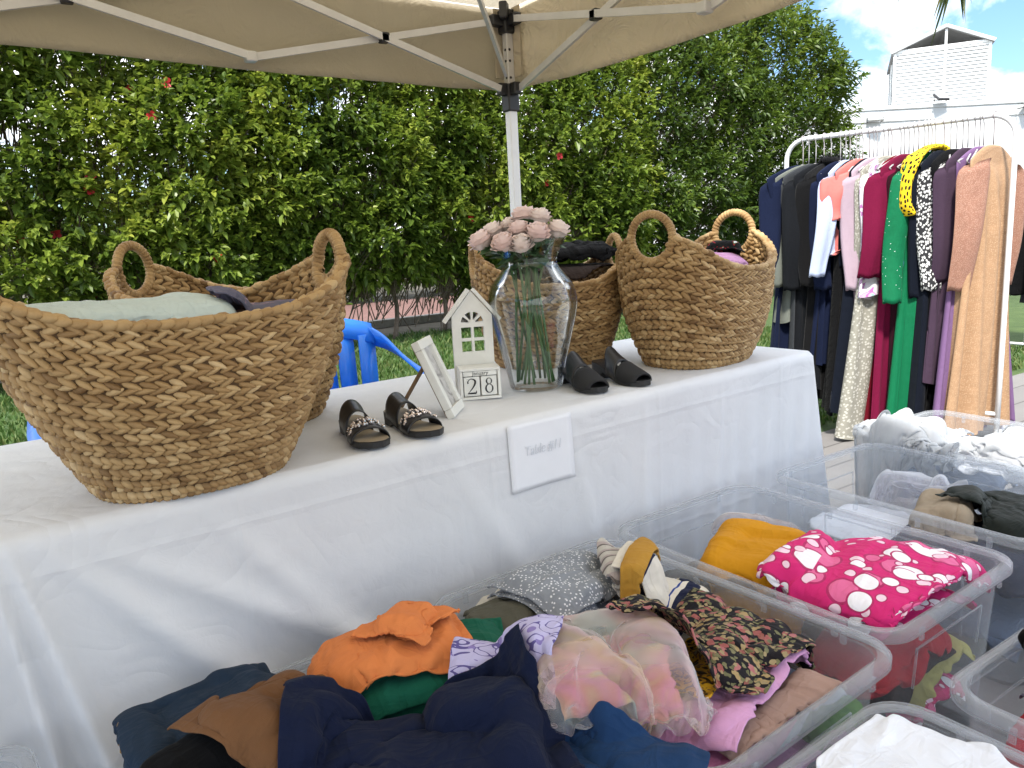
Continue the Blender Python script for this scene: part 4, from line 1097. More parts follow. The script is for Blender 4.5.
one('easel_leg', bar_flat(lp + [0, .006, 0], lq, .006, .034), bpy.data.materials['brown backing board'], pf, False)

# ------------------------------------------------------------------ shoes
BLKL = plain('black leather', (.012, .012, .013), .38, var=.2, scale=60, bump=.15); SOLE = plain('black rubber sole', (.014, .014, .014), .55); INS = plain('tan insole', (.36, .29, .20), .6); DULL = plain('matt black suede', (.010, .010, .011), .8)
JEWEL = NT('cut glass jewel'); JEWEL = JEWEL.done(JEWEL.pbr((.75, .66, .62), .12, None, Metallic=.75))
def sole_w(t): return lerp_tab(t, [(0, .016), (.04, .026), (.12, .032), (.3, .029), (.5, .030), (.68, .041), (.8, .043), (.9, .037), (.97, .022), (1, .012)])
def shoe(root, L, heel, mule):
    n = 40; t = np.linspace(0, 1, n); w = sole_w(t); zt = lerp_tab(t, [(0, heel), (.22, heel * .96), (.45, heel * .55), (.68, .016), (.9, .016), (1, .020)]); zt = np.convolve(np.pad(zt, 3, 'edge'), np.ones(7) / 7, 'valid')
    ax = .006 * np.sin(t * PI * 1.2)
    def band(z, ww): return np.stack([np.column_stack([ax - ww, t * L, z]), np.column_stack([ax + ww, t * L, z])], 1)
    zb = np.where(t < .30, 0.0, np.clip(zt - .014, 0, 1)) if not mule else np.where(t < .26, 0, np.clip(zt - .016, 0, 1))
    zb = np.convolve(np.pad(zb, 1, 'edge'), np.ones(3) / 3, 'valid'); zb = np.minimum(zb, zt - .010)
    top = band(zt, w); bot = band(zb, w * .95); V = np.concatenate([top, bot], 1)   # n,4: tl,tr,bl,br
    F = []
    for i in range(n - 1):
        a = i * 4; b = a + 4
        F += [[a, a + 1, b + 1, b], [a + 2, b + 2, b + 3, a + 3], [a, b, b + 2, a + 2], [a + 1, a + 3, b + 3, b + 1]]
    F += [[0, 2, 3, 1], [4 * n - 4, 4 * n - 3, 4 * n - 1, 4 * n - 2]]
    o = one('sole', (V.reshape(-1, 3), F), SOLE, root, False)
    ins = band(zt + .0015, w * .92); one('insole', (ins.reshape(-1, 3), gridF(n, 2)), INS if not mule else BLKL, root)
    def strap(t0, t1, h0, h1, name, mat, wide=1.02, lean=0.0, m=8, k=22, th=.003):
        tt = np.linspace(t0, t1, m); a = np.linspace(0, PI, k); P = []
        for i, q in enumerate(tt):
            ww = float(sole_w(q)) * wide + .002; z0 = float(np.interp(q, t, zt)); hh = h0 + (h1 - h0) * i / (m - 1); xx = float(np.interp(q, t, ax))
            P.append(np.column_stack([xx + ww * np.cos(a) * (1 - .10 * np.sin(a)), q * L - lean * np.sin(a) * hh, z0 - .006 + (hh + .006) * np.sin(a) ** .72]))
        P = np.array(P); o = one(name, (P.reshape(-1, 3), gridF(m, k)), mat, root); md = o.modifiers.new('t', 'SOLIDIFY'); md.thickness = th; md.offset = 1
        return P
    if not mule:
        strap(.20, .50, .052, .050, 'instep_strap', BLKL, lean=.2); P = strap(.62, .82, .038, .027, 'toe_strap', BLKL)
        jb = MB(); rng = np.random.default_rng(5)
        for i in range(46):
            a = rng.uniform(.10, .90); r = rng.uniform(.15, .75); p = P[int(r * 7), int(a * 21)] + [0, 0, .004]; rad = rng.uniform(.0028, .0050)
            bm = bmesh.new(); bmesh.ops.create_icosphere(bm, subdivisions=1, radius=rad); jb.add(np.array([v.co[:] for v in bm.verts]) + p, [[v.index for v in f.verts] for f in bm.faces]); bm.free()
        jb.build('jewel_trim', JEWEL, root, False)
    else:
        strap(.42, .64, .072, .048, 'instep_band', BLKL, 1.05, lean=.35, th=.004); strap(.64, .95, .047, .018, 'toe_box', DULL, 1.03, th=.004)
PG = {False: 'black sandals with jewelled toe straps', True: 'black peep-toe mules'}
for mule, x, y, a, lab in ((False, .690, 1.790, 9, 'black sandal with jewelled toe strap, the one beside the big basket'), (False, .805, 1.790, 3, 'black sandal with jewelled toe strap, the one nearer the picture frame'),
                           (True, 1.44, 1.885, 14, 'black peep-toe mule next to the glass vase'), (True, 1.56, 1.870, 6, 'black peep-toe mule on the side away from the vase')):
    rt_ = thing('mule_shoe' if mule else 'sandal', lab, 'mule' if mule else 'sandal', (x, y, TOPZ), PI + math.radians(-a) , PG[mule])
    rt_.rotation_euler.z = math.radians(180 - a)
    shoe(rt_, .252, .030 if not mule else .050, mule)

# ------------------------------------------------------------------ blue plastic chairs
BLUE = plain('blue moulded plastic', (.025, .22, .84), .3, var=.05, bump=.02)
def strip(path, wv, th):
    """flat moulded band: path (n,3), width vectors (n,3)"""
    P = np.asarray(path, float); Wv = np.asarray(wv, float); T = np.gradient(P, axis=0); N = np.cross(T, Wv); N /= np.linalg.norm(N, axis=1)[:, None] + 1e-9
    V = np.stack([P - Wv / 2 - N * th / 2, P + Wv / 2 - N * th / 2, P + Wv / 2 + N * th / 2, P - Wv / 2 + N * th / 2], 1); n = len(P)
    F = [list(f) for f in gridF(n, 4, True)] + [[3, 2, 1, 0], [4 * n - 4, 4 * n - 3, 4 * n - 2, 4 * n - 1]]
    return V.reshape(-1, 3), F
def plastic_chair(label, loc, rz):
    c = thing('plastic_chair', label, 'chair', loc, rz, 'blue plastic chairs behind the table')
    # local: faces -y
    n = 18; u = np.linspace(-.21, .21, n); v = np.linspace(-.22, .22, n); U, V = np.meshgrid(u, v, indexing='ij')
    z = .43 - .02 * (1 - (U / .21) ** 2) * (1 - (V / .22) ** 2) - .02 * np.clip(V / .22, 0, 1) - .03 * np.clip(-V / .22 - .8, 0, 1) * 5
    s = one('seat', (np.stack([U * (1 - .08 * V / .22), V, z], -1).reshape(-1, 3), gridF(n, n)), BLUE, c); m = s.modifiers.new('t', 'SOLIDIFY'); m.thickness = .012
    bk = MB(); a = np.linspace(-1, 1, 25)
    topz = lambda q: .825 + .045 * (1 - q * q); 
    bk.add(*strip([(q * .245, .27 - .06 * q * q, topz(q) - .02) for q in a], [(0, .02, .085)] * 25, .014))
    bk.add(*strip([(q * .225, .235 - .045 * q * q, .50) for q in a], [(0, .01, .06)] * 25, .014))
    for x in (-.90, -.54, -.18, .18, .54, .90):
        y = -.06 * x * x; bk.add(*strip([(x * .225, .235 + y, .49), (x * .235, .255 + y, .65), (x * .24, .268 + y, topz(x) - .03)], [(.074, 0, 0)] * 3, .012))
    bk.build('backrest', BLUE, c)
    for sx in (1, -1):
        p = smooth_path([(sx * .235, .235, .80), (sx * .275, .15, .765), (sx * .292, .02, .705), (sx * .292, -.12, .660), (sx * .285, -.205, .625), (sx * .27, -.235, .56)], 24)
        wv = np.array([(-sx * .060 * min(1, .25 + i / 14), .0, .085 * max(.30, 1 - i / 22)) for i in range(24)]); one('armrest', strip(p, wv, .014), BLUE, c)
        for sy in (1, -1):
            q = [(sx * .20, sy * .205, .425), (sx * .235, sy * .245 if sy > 0 else -.235, .2), (sx * .26, sy * .275 if sy > 0 else -.25, 0)]
            if sy < 0: q = [(sx * .27, -.235, .57)] + q[1:]
            one('leg', tube(smooth_path(q, 10), np.linspace(.026, .020, 10), 8), BLUE, c)
    return c
plastic_chair('blue plastic armchair behind the table, visible between basket and sandals', (1.10, 2.86, .024), math.radians(4))
plastic_chair('blue plastic armchair behind the largest basket, only its arm end showing', (.345, 2.76, .004), math.radians(2))
# ------------------------------------------------------------------ clear plastic storage boxes
def box_plastic(name, body, milk):
    t = NT(name); lw = t.n('ShaderNodeLayerWeight'); lw.inputs['Blend'].default_value = .35
    tr = t.n('ShaderNodeBsdfTransparent'); t.set(tr.inputs[0], (.965, .975, .985))
    n = t.noise(t.coord(), 14, 4)
    sh = t.pbr((.76, .78, .80), .2, None, Specular_IOR_Level=.6)
    tl = t.n('ShaderNodeBsdfTranslucent'); t.set(tl.inputs[0], (.78, .80, .83))
    mixd = t.shader_mix(.45, sh, tl.outputs[0])
    fac = t.math('ADD', t.math('ADD', t.math('MULTIPLY', lw.outputs['Facing'], milk), body), t.math('MULTIPLY', n, .06), clamp=True)
    return t.done(t.shader_mix(fac, tr.outputs[0], mixd))
BOXM = box_plastic('clear box plastic', .02, .16); RIMM = box_plastic('clear box rim plastic', .10, .34)
def rrect(w, d, r, z, k=7):
    pts = []
    for cx, cy, a0 in ((w / 2 - r, d / 2 - r, 0), (-w / 2 + r, d / 2 - r, PI / 2), (-w / 2 + r, -d / 2 + r, PI), (w / 2 - r, -d / 2 + r, 1.5 * PI)):
        for a in np.linspace(0, PI / 2, k): pts.append((cx + r * math.cos(a0 + a), cy + r * math.sin(a0 + a), z))
    return np.array(pts)
BW, BD, BH = .57, .785, .42
def storage_box(label, x, y, deg):
    b = thing('storage_box', label, 'storage box', (x, y, .004), math.radians(deg), 'clear plastic storage boxes')
    rings = [rrect(.455, .665, .045, 0), rrect(.475, .685, .05, .008), rrect(.50, .712, .055, .20), rrect(.522, .735, .06, BH - .012)]
    ins = [rrect(.517, .730, .058, BH - .012), rrect(.495, .707, .053, .20), rrect(.470, .680, .048, .014)]
    V = np.vstack(rings + ins); n = len(rings[0]); m = len(rings) + len(ins)
    F = [list(f) for f in gridF(m, n, True)] + [list(range(n))[::-1], list((m - 1) * n + np.arange(n))]
    one('body', (V, F), BOXM, b)
    rr = [rrect(.519, .732, .059, BH - .014), rrect(.528, .741, .061, BH), rrect(.562, .777, .072, BH), rrect(.570, .785, .075, BH - .005), rrect(.570, .785, .075, BH - .022), rrect(.566, .781, .073, BH - .022), rrect(.564, .779, .072, BH - .006), rrect(.528, .741, .061, BH - .0045)]
    one('rim', (np.vstack(rr), [list(f) for f in gridF(len(rr), n, True)]), RIMM, b)
    rib = MB()
    def outline(pts, r=.0028): 
        rib.add(*tube(pts, r, 5))
    for sx in (1, -1):     # raised frame on the long sides and ends
        xx = lambda z: sx * (.2395 + (.261 - .2395) * z / .408 + .0015)
        outline([(xx(.33), -.20, .33), (xx(.33), .20, .33)]); outline([(xx(.10), -.20, .10), (xx(.33), -.20, .33)]); outline([(xx(.10), .20, .10), (xx(.33), .20, .33)])
        yy = lambda z: sx * (.344 + (.3675 - .344) * z / .408 + .0015)
        outline([(-.14, yy(.34), .34), (.14, yy(.34), .34)]); outline([(-.14, yy(.25), .25), (-.14, yy(.34), .34)]); outline([(.14, yy(.25), .25), (.14, yy(.34), .34)])
        for q in (-.27, -.09, .09, .27): rib.add(*bbox((sx * .2800, q, BH - .026), (.006, .012, .026), .001))
        for q in (-.17, .17): rib.add(*bbox((q, sx * .3875, BH - .026), (.012, .006, .026), .001))
    rib.build('moulded_rib', RIMM, b)
    return b
BX = {'b1': (.985, 1.065, 3.5), 'b0': (.375, .985, 4.5), 'b2': (1.565, 1.120, 2), 'b3': (2.235, 1.125, 0), 'b6': (2.835, 1.235, -2.5), 'b4': (1.495, .210, 0), 'b5': (.872, .245, 1.5), 'bl': (-.31, 1.035, 5)}
storage_box('clear box heaped with printed scarves, floral and pastel clothes', *BX['b1'])
storage_box('clear box buried under the navy garment and jeans below the largest basket', *BX['b0'])
storage_box('clear box holding the pink bubble print fabric', *BX['b2'])
storage_box('clear box with only beige and black garments low inside', *BX['b3'])
storage_box('clear box draped with a crumpled white plastic bag', *BX['b6'])
storage_box('clear box with black and red garments at the right picture edge', *BX['b4'])
storage_box('clear box filled with folded white fabric', *BX['b5'])
storage_box('clear box at the left picture edge beside the table end', *BX['bl'])

# ------------------------------------------------------------------ garments lying in the boxes
def box_field(key, fill, mound=0.0, seed=0):
    x, y, deg = BX[key]; a = math.radians(deg); F = Field(x - .42, y - .5, x + .42, y + .5, .42, .01)
    c, q = math.cos(a), math.sin(a); u = (F.X - x) * c + (F.Y - y) * q; v = -(F.X - x) * q + (F.Y - y) * c
    ins = (np.abs(u) < .255) & (np.abs(v) < .362); rim = (np.abs(u) < .287) & (np.abs(v) < .395)
    fl = .022 + 0 * mound * np.clip(1 - (u / .26) ** 2, 0, 1) * np.clip(1 - (v / .37) ** 2, 0, 1) + .004 * (vnoise(F.X * 9, F.Y * 9, seed) - .5)
    F.h = np.where(ins, fl, np.where(rim, .428, np.where(((u > 0) & (key == 'b0')) | ((u < 0) & (key == 'b1')), .43, .05)))
    return F, rect_bound(x, y, .495, .705, a, .425)
C_ = {}
def cm(key, *a, **k):
    if key not in C_: C_[key] = cloth_mat(*a, **k)
    return C_[key]
navy = cm('navy', 'navy jersey', (.007, .011, .032), .9); brown = cm('brown', 'brown cotton twill', (.150, .072, .032), .8); black = cm('black', 'black cotton', (.004, .004, .0045), .9)
jean_d = cm('jeand', 'dark denim', (1, 1, 1), .85, pattern=pat_denim((.015, .028, .050))); jean_b = cm('jeanb', 'blue denim', (1, 1, 1), .85, pattern=pat_denim((.012, .036, .095)))
orange = cm('orange', 'orange jersey', (.66, .21, .065), .9); teal = cm('teal', 'dark green cotton', (.010, .10, .062), .9); grey = cm('grey', 'mid grey jersey', (.22, .23, .25), .9)
lav = cm('lav', 'lavender scroll print', (1, 1, 1), .8, pattern=pat_vines); spark = cm('spark', 'silver grey sequin knit', (1, 1, 1), .6, pattern=pat_sparkle((.25, .27, .30), (.75, .76, .78), 150, .28, .55))
cream = cm('cream', 'cream cotton', (.56, .52, .44), .9); olive = cm('olive', 'olive grey jersey', (.095, .092, .070), .9); stripe = cm('stripe', 'cream and navy stripe', (1, 1, 1), .85, pattern=pat_stripes)
layer = cm('layer', 'folded striped knit edges', (1, 1, 1), .85, pattern=pat_layers); mustard = cm('mustard', 'mustard cotton', (.58, .26, .012), .85); ochre = cm('ochre', 'ochre knit', (.42, .22, .035), .85)
floral = cm('floral', 'black floral chiffon', (1, 1, 1), .75, pattern=pat_floral); paisley = cm('pais', 'yellow paisley satin', (1, 1, 1), .45, pattern=pat_paisley)
lilac = cm('lilac', 'pink lilac jersey', (.62, .32, .52), .85); mauve = cm('mauve', 'mauve pink jersey', (.52, .17, .30), .85); gblue = cm('gblue', 'pale grey blue denim', (1, 1, 1), .85, pattern=pat_denim((.26, .31, .36))); green = cm('green', 'leaf green cotton', (.10, .22, .05), .85)
bpink = cm('bpink', 'dusty beige chiffon', (.48, .31, .25), .8, trans=.2); red = cm('red', 'red jersey', (.45, .012, .025), .85); bubbles = cm('bub', 'pink bubble print', (1, 1, 1), .75, pattern=pat_bubbles); dgrey = cm('dgrey', 'charcoal grey knit', (.085, .085, .083), .9)
beige = cm('beige', 'beige cotton', (.33, .26, .18), .85); dolive = cm('dolive', 'black olive nylon', (.018, .022, .018), .55); whitec = cm('white', 'white cotton', (.78, .79, .83), .8); mint = cm('mint', 'pale mint cotton', (.50, .58, .56), .85); dusk = cm('dusk', 'dusky violet floral print', (1, 1, 1), .8, pattern=lambda t, uv: t.ramp(t.noise(uv, 20, 3, .6, 1.2), [(.4, (.11, .11, .16)), (.56, (.13, .12, .17)), (.60, (.34, .20, .26)), (.66, (.42, .32, .34))]))
pinkc = cm('pinkc', 'coral pink jersey', (.66, .24, .22), .85); yellowgreen = cm('yg', 'olive yellow cotton', (.42, .38, .12), .85); gold = cm('gold', 'golden net', (.60, .40, .15), .8)
def sheer(name, pattern, alpha):
    t = NT(name); uv = t.coord('UV'); c = pattern(t, uv)
    tr = t.n('ShaderNodeBsdfTransparent'); t.set(tr.inputs[0], (.97, .95, .96)); tl = t.n('ShaderNodeBsdfTranslucent'); t.set(tl.inputs[0], c)
    lw = t.n('ShaderNodeLayerWeight'); lw.inputs['Blend'].default_value = .5
    h = t.noise(uv, 30, 3)
    sh = t.shader_mix(.4, t.pbr(c, .45, t.bump(h, .2, .003)), tl.outputs[0])
    return t.done(t.shader_mix(t.math('ADD', t.math('MULTIPLY', lw.outputs['Facing'], .55), alpha, clamp=True), tr.outputs[0], sh))
organza = sheer('pastel organza', lambda t, uv: t.ramp(t.noise(uv, 5, 2), [(.35, (.66, .76, .74)), (.48, (.86, .70, .72)), (.55, (.84, .74, .56)), (.65, (.80, .72, .80))]), .10)
pastel = cm('pastel', 'pastel chiffon', (1, 1, 1), .8, pattern=pat_pastel, trans=.2)
poly = sheer('white polythene', lambda t, uv: t.mix(t.noise(uv, 6, 3), (.58, .61, .63), (.68, .70, .71)), .5)
clearp = sheer('thin clear polythene', lambda t, uv: t.mix(t.noise(uv, 6, 3), (.74, .78, .82), (.84, .86, .87)), .12)

slate_ = cm('slate_', 'blue grey cotton', (.10, .13, .19), .85); powder_ = cm('powder_', 'pale blue cotton', (.50, .58, .72), .85)
def seam(res, lines, colr, name='stitching', rad=.0011):
    o, V, (n, m) = res; G_ = (V - np.array(o.location)).reshape(n, m, 3); mb = MB()
    for ax, k in lines:
        P = G_[:, k] if ax else G_[k]
        mb.add(*tube(P + [0, 0, .0012], rad, 5))
    mb.build(name, plain('thread ' + name + str(len(bpy.data.materials)), colr, .8), o); return res
GB = {k: 'clothes in the %s' % v for k, v in {'b1': 'box of scarves', 'b0': 'box under the navy garment', 'b2': 'box of pink fabric', 'b3': 'box of beige and black clothes', 'b6': 'box under the white bag', 'b4': 'box at the right edge', 'b5': 'box of white fabric', 'bl': 'box at the left edge'}.items()}
def filler(key, F, bd, items, h):
    """the lower layers of the box, seen through its walls"""
    x, y, deg = BX[key]; a = math.radians(deg); c, q = math.cos(a), math.sin(a)
    lay = [items[i:i + 2] for i in range(0, len(items), 2)]
    for li, pr in enumerate(lay):
        for k, (m, lab) in enumerate(pr):
            v = (.178 if k else -.178) if len(pr) == 2 else 0; d = .335 if len(pr) == 2 else .68; z = h / len(lay)
            cloth_obj('folded_garment', lab, 'garment', m, F, x - v * q, y + v * c, .56, d * 1.18, a, (.475, d, z), GB[key], bound=bd, n=34, seed=li * 2 + k + len(key), squeeze=.86, crumple=.02, fold=.010)
def put(key, F, bd, name, label, cat, mat, x, y, w, d, deg=0, pad=None, **k):
    ks = {'b1': 1.0, 'b0': 1.03, 'b2': 1.12}.get(key, 1.12)
    kz = {'b1': .50, 'b0': .50, 'b2': 1.0}.get(key, .85)
    if pad: pad = (pad[0] * 1.08, pad[1] * 1.08, pad[2] * kz)
    return cloth_obj(name, label, cat, mat, F, x, y, w * ks, d * ks, math.radians(deg), pad, GB[key] if key in GB else None, bound=bd, **k)

# box in the middle: scarves, floral, organza
F, B = box_field('b1', .305, .03, 1)
filler('b1', F, B, [(gold, 'ochre garment at the bottom front of the scarf box'), (grey, 'grey garment at the bottom back of the scarf box'), (gblue, 'pale denim garment in the middle layer of the scarf box, front'), (pinkc, 'coral garment in the middle layer of the scarf box, back'), (lilac, 'lilac garment just under the top heap of the scarf box, front'), (dgrey, 'charcoal garment just under the top heap of the scarf box, back')], .235)
put('b1', F, B, 'folded_garment', 'black garment lying under the olive and green ones', 'garment', black, .80, 1.17, .30, .34, 10, (.24, .28, .05), seed=1)
put('b1', F, B, 'folded_garment', 'red garment in the front corner of the scarf box', 'garment', red, .82, .76, .26, .22, 15, (.20, .16, .04), seed=2)
put('b1', F, B, 'folded_garment', 'golden net garment under the scarves', 'garment', gold, 1.08, 1.05, .36, .40, -10, (.30, .32, .06), seed=3)
put('b1', F, B, 'folded_garment', 'mustard garment with a sleeve poking out beside the cloth', 'garment', ochre, .80, 1.345, .22, .18, -20, (.16, .12, .06), seed=4)
put('b1', F, B, 'folded_garment', 'cream folded garment against the back of the scarf box', 'garment', cream, .93, 1.36, .40, .16, 16, (.33, .11, .055), seed=5, layers=2, crumple=.012)
put('b1', F, B, 'folded_garment', 'olive grey folded garment with a small white tag', 'garment', olive, .815, 1.205, .30, .22, -14, (.23, .15, .05), seed=6, layers=2)
put('b1', F, B, 'folded_garment', 'silver grey sparkly knit folded near the cloth', 'garment', spark, .965, 1.265, .36, .27, 12, (.25, .17, .055), seed=7, layers=2, n=54)
put('b1', F, B, 'folded_garment', 'stack of folded striped knits beside the silver one', 'garment', layer, 1.075, 1.235, .26, .10, 60, (.21, .07, .06), seed=8, crumple=.01)
put('b1', F, B, 'folded_garment', 'cream and navy striped garment below the ochre sleeve', 'garment', stripe, 1.150, 1.145, .30, .28, 32, (.20, .19, .04), seed=9, layers=2)
put('b1', F, B, 'folded_garment', 'green garment in the far right corner of the scarf box', 'garment', green, 1.165, .785, .20, .16, 10, (.15, .12, .045), seed=12)
put('b1', F, B, 'folded_garment', 'pale grey blue denim garment between pink and beige ones', 'garment', gblue, 1.095, .775, .24, .17, 25, (.18, .12, .05), seed=13, crumple=.03)
put('b1', F, B, 'folded_garment', 'mauve pink garment under the lilac one', 'garment', mauve, .90, .79, .26, .20, 20, (.20, .14, .05), seed=14)
put('b1', F, B, 'folded_garment', 'dusty beige chiffon garment along the front edge of the scarf box', 'garment', bpink, 1.00, .735, .34, .14, 8, (.27, .08, .04), seed=16, crumple=.02)
seam(put('b1', F, B, 'folded_garment', 'pink lilac garment below the floral scarf', 'garment', lilac, 1.00, .835, .42, .19, 14, (.32, .13, .05), seed=15, crumple=.03), [(1, 3), (0, -5)], (.48, .22, .40), 'stitching', 0.0011)
put('b1', F, B, 'scarf', 'yellow paisley satin scarf under the black floral one', 'scarf', paisley, .955, .975, .32, .32, 28, (.22, .22, .04), seed=17, crumple=.05, squeeze=.82)
put('b1', F, None, 'folded_garment', 'pastel chiffon garment inside the organza wrap', 'garment', pastel, .775, .935, .32, .34, -30, (.24, .27, .11), seed=18, crumple=.045)
put('b1', F, None, 'scarf', 'crumpled sheer pastel organza wrap', 'scarf', organza, .780, .930, .48, .46, -25, (.24, .26, .06), seed=19, crumple=.07, squeeze=.72, thick=.001, n=60, freq=5)
put('b1', F, B, 'scarf', 'black floral scarf bunched on top of the heap', 'scarf', floral, 1.045, .93, .48, .38, 18, (.30, .20, .05), seed=20, crumple=.055, squeeze=.78, n=60, freq=4.5)
put('b1', F, B, 'sleeve_garment', 'ochre knit sleeve laid across the striped garment', 'garment', ochre, 1.075, 1.165, .30, .055, 33, (.27, .035, .012), seed=21, crumple=.006, n=36, fold=.003)
# tag on the olive one
lt = one('size_tag', bbox((0, 0, 0), (.042, .016, .001), .0003), plain('white label', (.75, .74, .70), .7), None, False)
lt.location = (.805, 1.168, float(F.at(np.array([.805]), np.array([1.168]))[0]) + .003); lt.rotation_euler = (.25, .0, -.35)
tag(lt, 'small white size tag on the olive grey garment', 'tag')

# box on the left: jeans, brown, navy, orange, denim skirt
F1 = F
F, B = box_field('b0', .335, .04, 2)
ov = (F.X > F1.x0 + .03) & (F.X > .66); F.h = np.where(ov, np.maximum(F.h, F1.at(F.X, F.Y)), F.h)
filler('b0', F, B, [(grey, 'grey garment at the bottom front of the navy heap box'), (beige, 'beige garment at the bottom back of the navy heap box'), (jean_d, 'dark denim in the middle layer of the navy heap box, front'), (black, 'black garment in the middle layer of the navy heap box, back'), (jean_b, 'mid blue denim just under the navy garment'), (dgrey, 'charcoal garment just under the orange and green ones')], .325)
put('b0', F, B, 'folded_garment', 'grey garment peeping out beneath the orange and green ones', 'garment', grey, .375, 1.262, .20, .16, -15, (.15, .11, .05), seed=30)
seam(put('b0', F, None, 'folded_jeans', 'dark blue jeans hanging over the rim by the white cloth', 'jeans', jean_d, .185, 1.225, .32, .32, 8, (.24, .24, .10), seed=31, layers=2, crumple=.014), [(1, 2), (1, 4), (0, 3), (0, -4)], (.30, .19, .07), 'stitching', 0.0011)
seam(put('b0', F, B, 'folded_garment', 'dark green folded garment under the orange one', 'garment', teal, .565, 1.175, .34, .24, -16, (.27, .17, .055), seed=33, layers=2), [(1, 3), (0, 3)], (.006, .07, .042), 'stitching', 0.0011)
seam(put('b0', F, B, 'folded_garment', 'orange folded garment on top of the green one', 'garment', orange, .495, 1.215, .31, .22, -16, (.24, .15, .04), seed=34, fold=.014, crumple=.022), [(1, 3), (0, 3), (0, -4)], (.50, .15, .045), 'stitching', 0.0011)
put('b0', F, B, 'folded_garment', 'crumpled collar end of the orange garment pile', 'garment', orange, .545, 1.225, .17, .16, 40, (.10, .07, .05), seed=35, crumple=.03)
put('b0', F, None, 'folded_garment', 'lavender garment with a dark scroll print', 'garment', lav, .600, .99, .22, .22, -40, (.16, .17, .04), seed=32, layers=2, crumple=.012)
put('b0', F, B, 'folded_garment', 'black garment in the bottom left of the heap', 'garment', black, .165, 1.085, .22, .20, 20, (.16, .14, .06), seed=36)
seam(put('b0', F, B, 'folded_garment', 'brown twill garment crumpled between jeans and navy', 'garment', brown, .275, 1.125, .27, .23, 32, (.18, .13, .04), seed=37, crumple=.028, squeeze=.85, fold=.02), [(1, 4), (1, 6), (0, 25)], (.09, .042, .018), 'hem_seam', 0.0014)
seam(put('b0', F, None, 'denim_skirt', 'mid blue denim skirt folded at the front', 'skirt', jean_b, .632, .765, .17, .28, 25, (.12, .22, .02), seed=38, layers=2, crumple=.010), [(1, 2), (1, 8), (1, -3), (0, 2), (0, 24)], (.20, .20, .22), 'stitching', 0.0011)
seam(put('b0', F, None, 'folded_garment', 'big navy blue garment spread over the front of the heap', 'garment', navy, .40, .885, .48, .46, -22, (.32, .32, .16), seed=39, crumple=.03, n=68, fold=.018), [(1, 4), (1, 6), (0, 4), (0, 30)], (.004, .006, .018), 'hem_seam', 0.0016)

# box with pink fabric
F, B = box_field('b2', .10, 0, 3)
for i, (m, lab, x, y, w, d, th) in enumerate(((bubbles, 'deep pink garment low in the box of bubble print fabric', 1.60, .93, .44, .32, .10), (dolive, 'dark garment low at the back of the bubble print box', 1.52, 1.29, .44, .34, .13), (yellowgreen, 'olive yellow garment seen through the box wall', 1.66, .90, .36, .24, .08), (black, 'black garment low in the bubble print box', 1.49, 1.03, .40, .50, .06), (red, 'red garment seen through the wall of the bubble print box', 1.50, .87, .36, .22, .06))):
    put('b2', F, B, 'folded_garment', lab, 'garment', m, x, y, w, d, 4, (w * .8, d * .8, th), seed=40 + i, n=30)
put('b2', F, B, 'folded_garment', 'charcoal grey garment at the back under the mustard one', 'garment', dgrey, 1.44, 1.345, .34, .24, 8, (.28, .18, .115), seed=46)
put('b2', F, B, 'folded_garment', 'coral pink garment peeping from behind the mustard one', 'garment', pinkc, 1.63, 1.27, .22, .22, 30, (.17, .17, .06), seed=47)
seam(put('b2', F, B, 'folded_garment', 'mustard yellow folded garment beside the bubble print', 'garment', mustard, 1.475, 1.165, .36, .32, 28, (.27, .23, .13), seed=48, layers=2, crumple=.012), [(1, 3), (1, -4), (0, 3)], (.42, .18, .01), 'stitching', 0.0011)
seam(put('b2', F, B, 'folded_blanket', 'hot pink fabric with white bubble print', 'blanket', bubbles, 1.575, .915, .54, .44, 8, (.44, .35, .10), seed=49, layers=2, crumple=.022, n=60, fold=.016), [(1, 3), (0, 3)], (.42, .02, .10), 'stitching', 0.0011)
put('b2', F, B, 'plastic_bag', 'clear plastic wrapping at the back of the bubble print box', 'plastic bag', clearp, 1.70, 1.26, .34, .34, 20, (.20, .2, .03), seed=50, crumple=.06, squeeze=.8, thick=.001)
# box with beige and black
F, B = box_field('b3', .14, 0, 4)
filler('b3', F, B, [(slate_, 'blue grey garment at the bottom of the beige and black box, front'), (whitec, 'white garment at the bottom of the beige and black box, back')], .13)
put('b3', F, B, 'folded_garment', 'pale garment in the bottom of the beige and black box', 'garment', whitec, 2.15, 1.30, .44, .34, 4, (.36, .28, .12), seed=55, n=30)
put('b3', F, B, 'folded_garment', 'navy garment low in the beige and black box', 'garment', navy, 2.25, .98, .46, .42, 4, (.40, .34, .16), seed=56, n=30)
put('b3', F, B, 'folded_garment', 'beige folded trousers standing on edge', 'trousers', beige, 2.19, 1.085, .26, .20, 22, (.18, .13, .08), seed=57, crumple=.02)
put('b3', F, B, 'folded_garment', 'black olive jacket with a raised corner', 'jacket', dolive, 2.31, .965, .40, .36, -10, (.26, .22, .07), seed=58, crumple=.06, squeeze=.78, freq=5)
put('b3', F, B, 'plastic_bag', 'thin clear bag hanging inside the back of the beige and black box', 'plastic bag', clearp, 2.38, 1.27, .34, .40, 12, (.18, .2, .14), seed=59, crumple=.06, squeeze=.8, thick=.001)
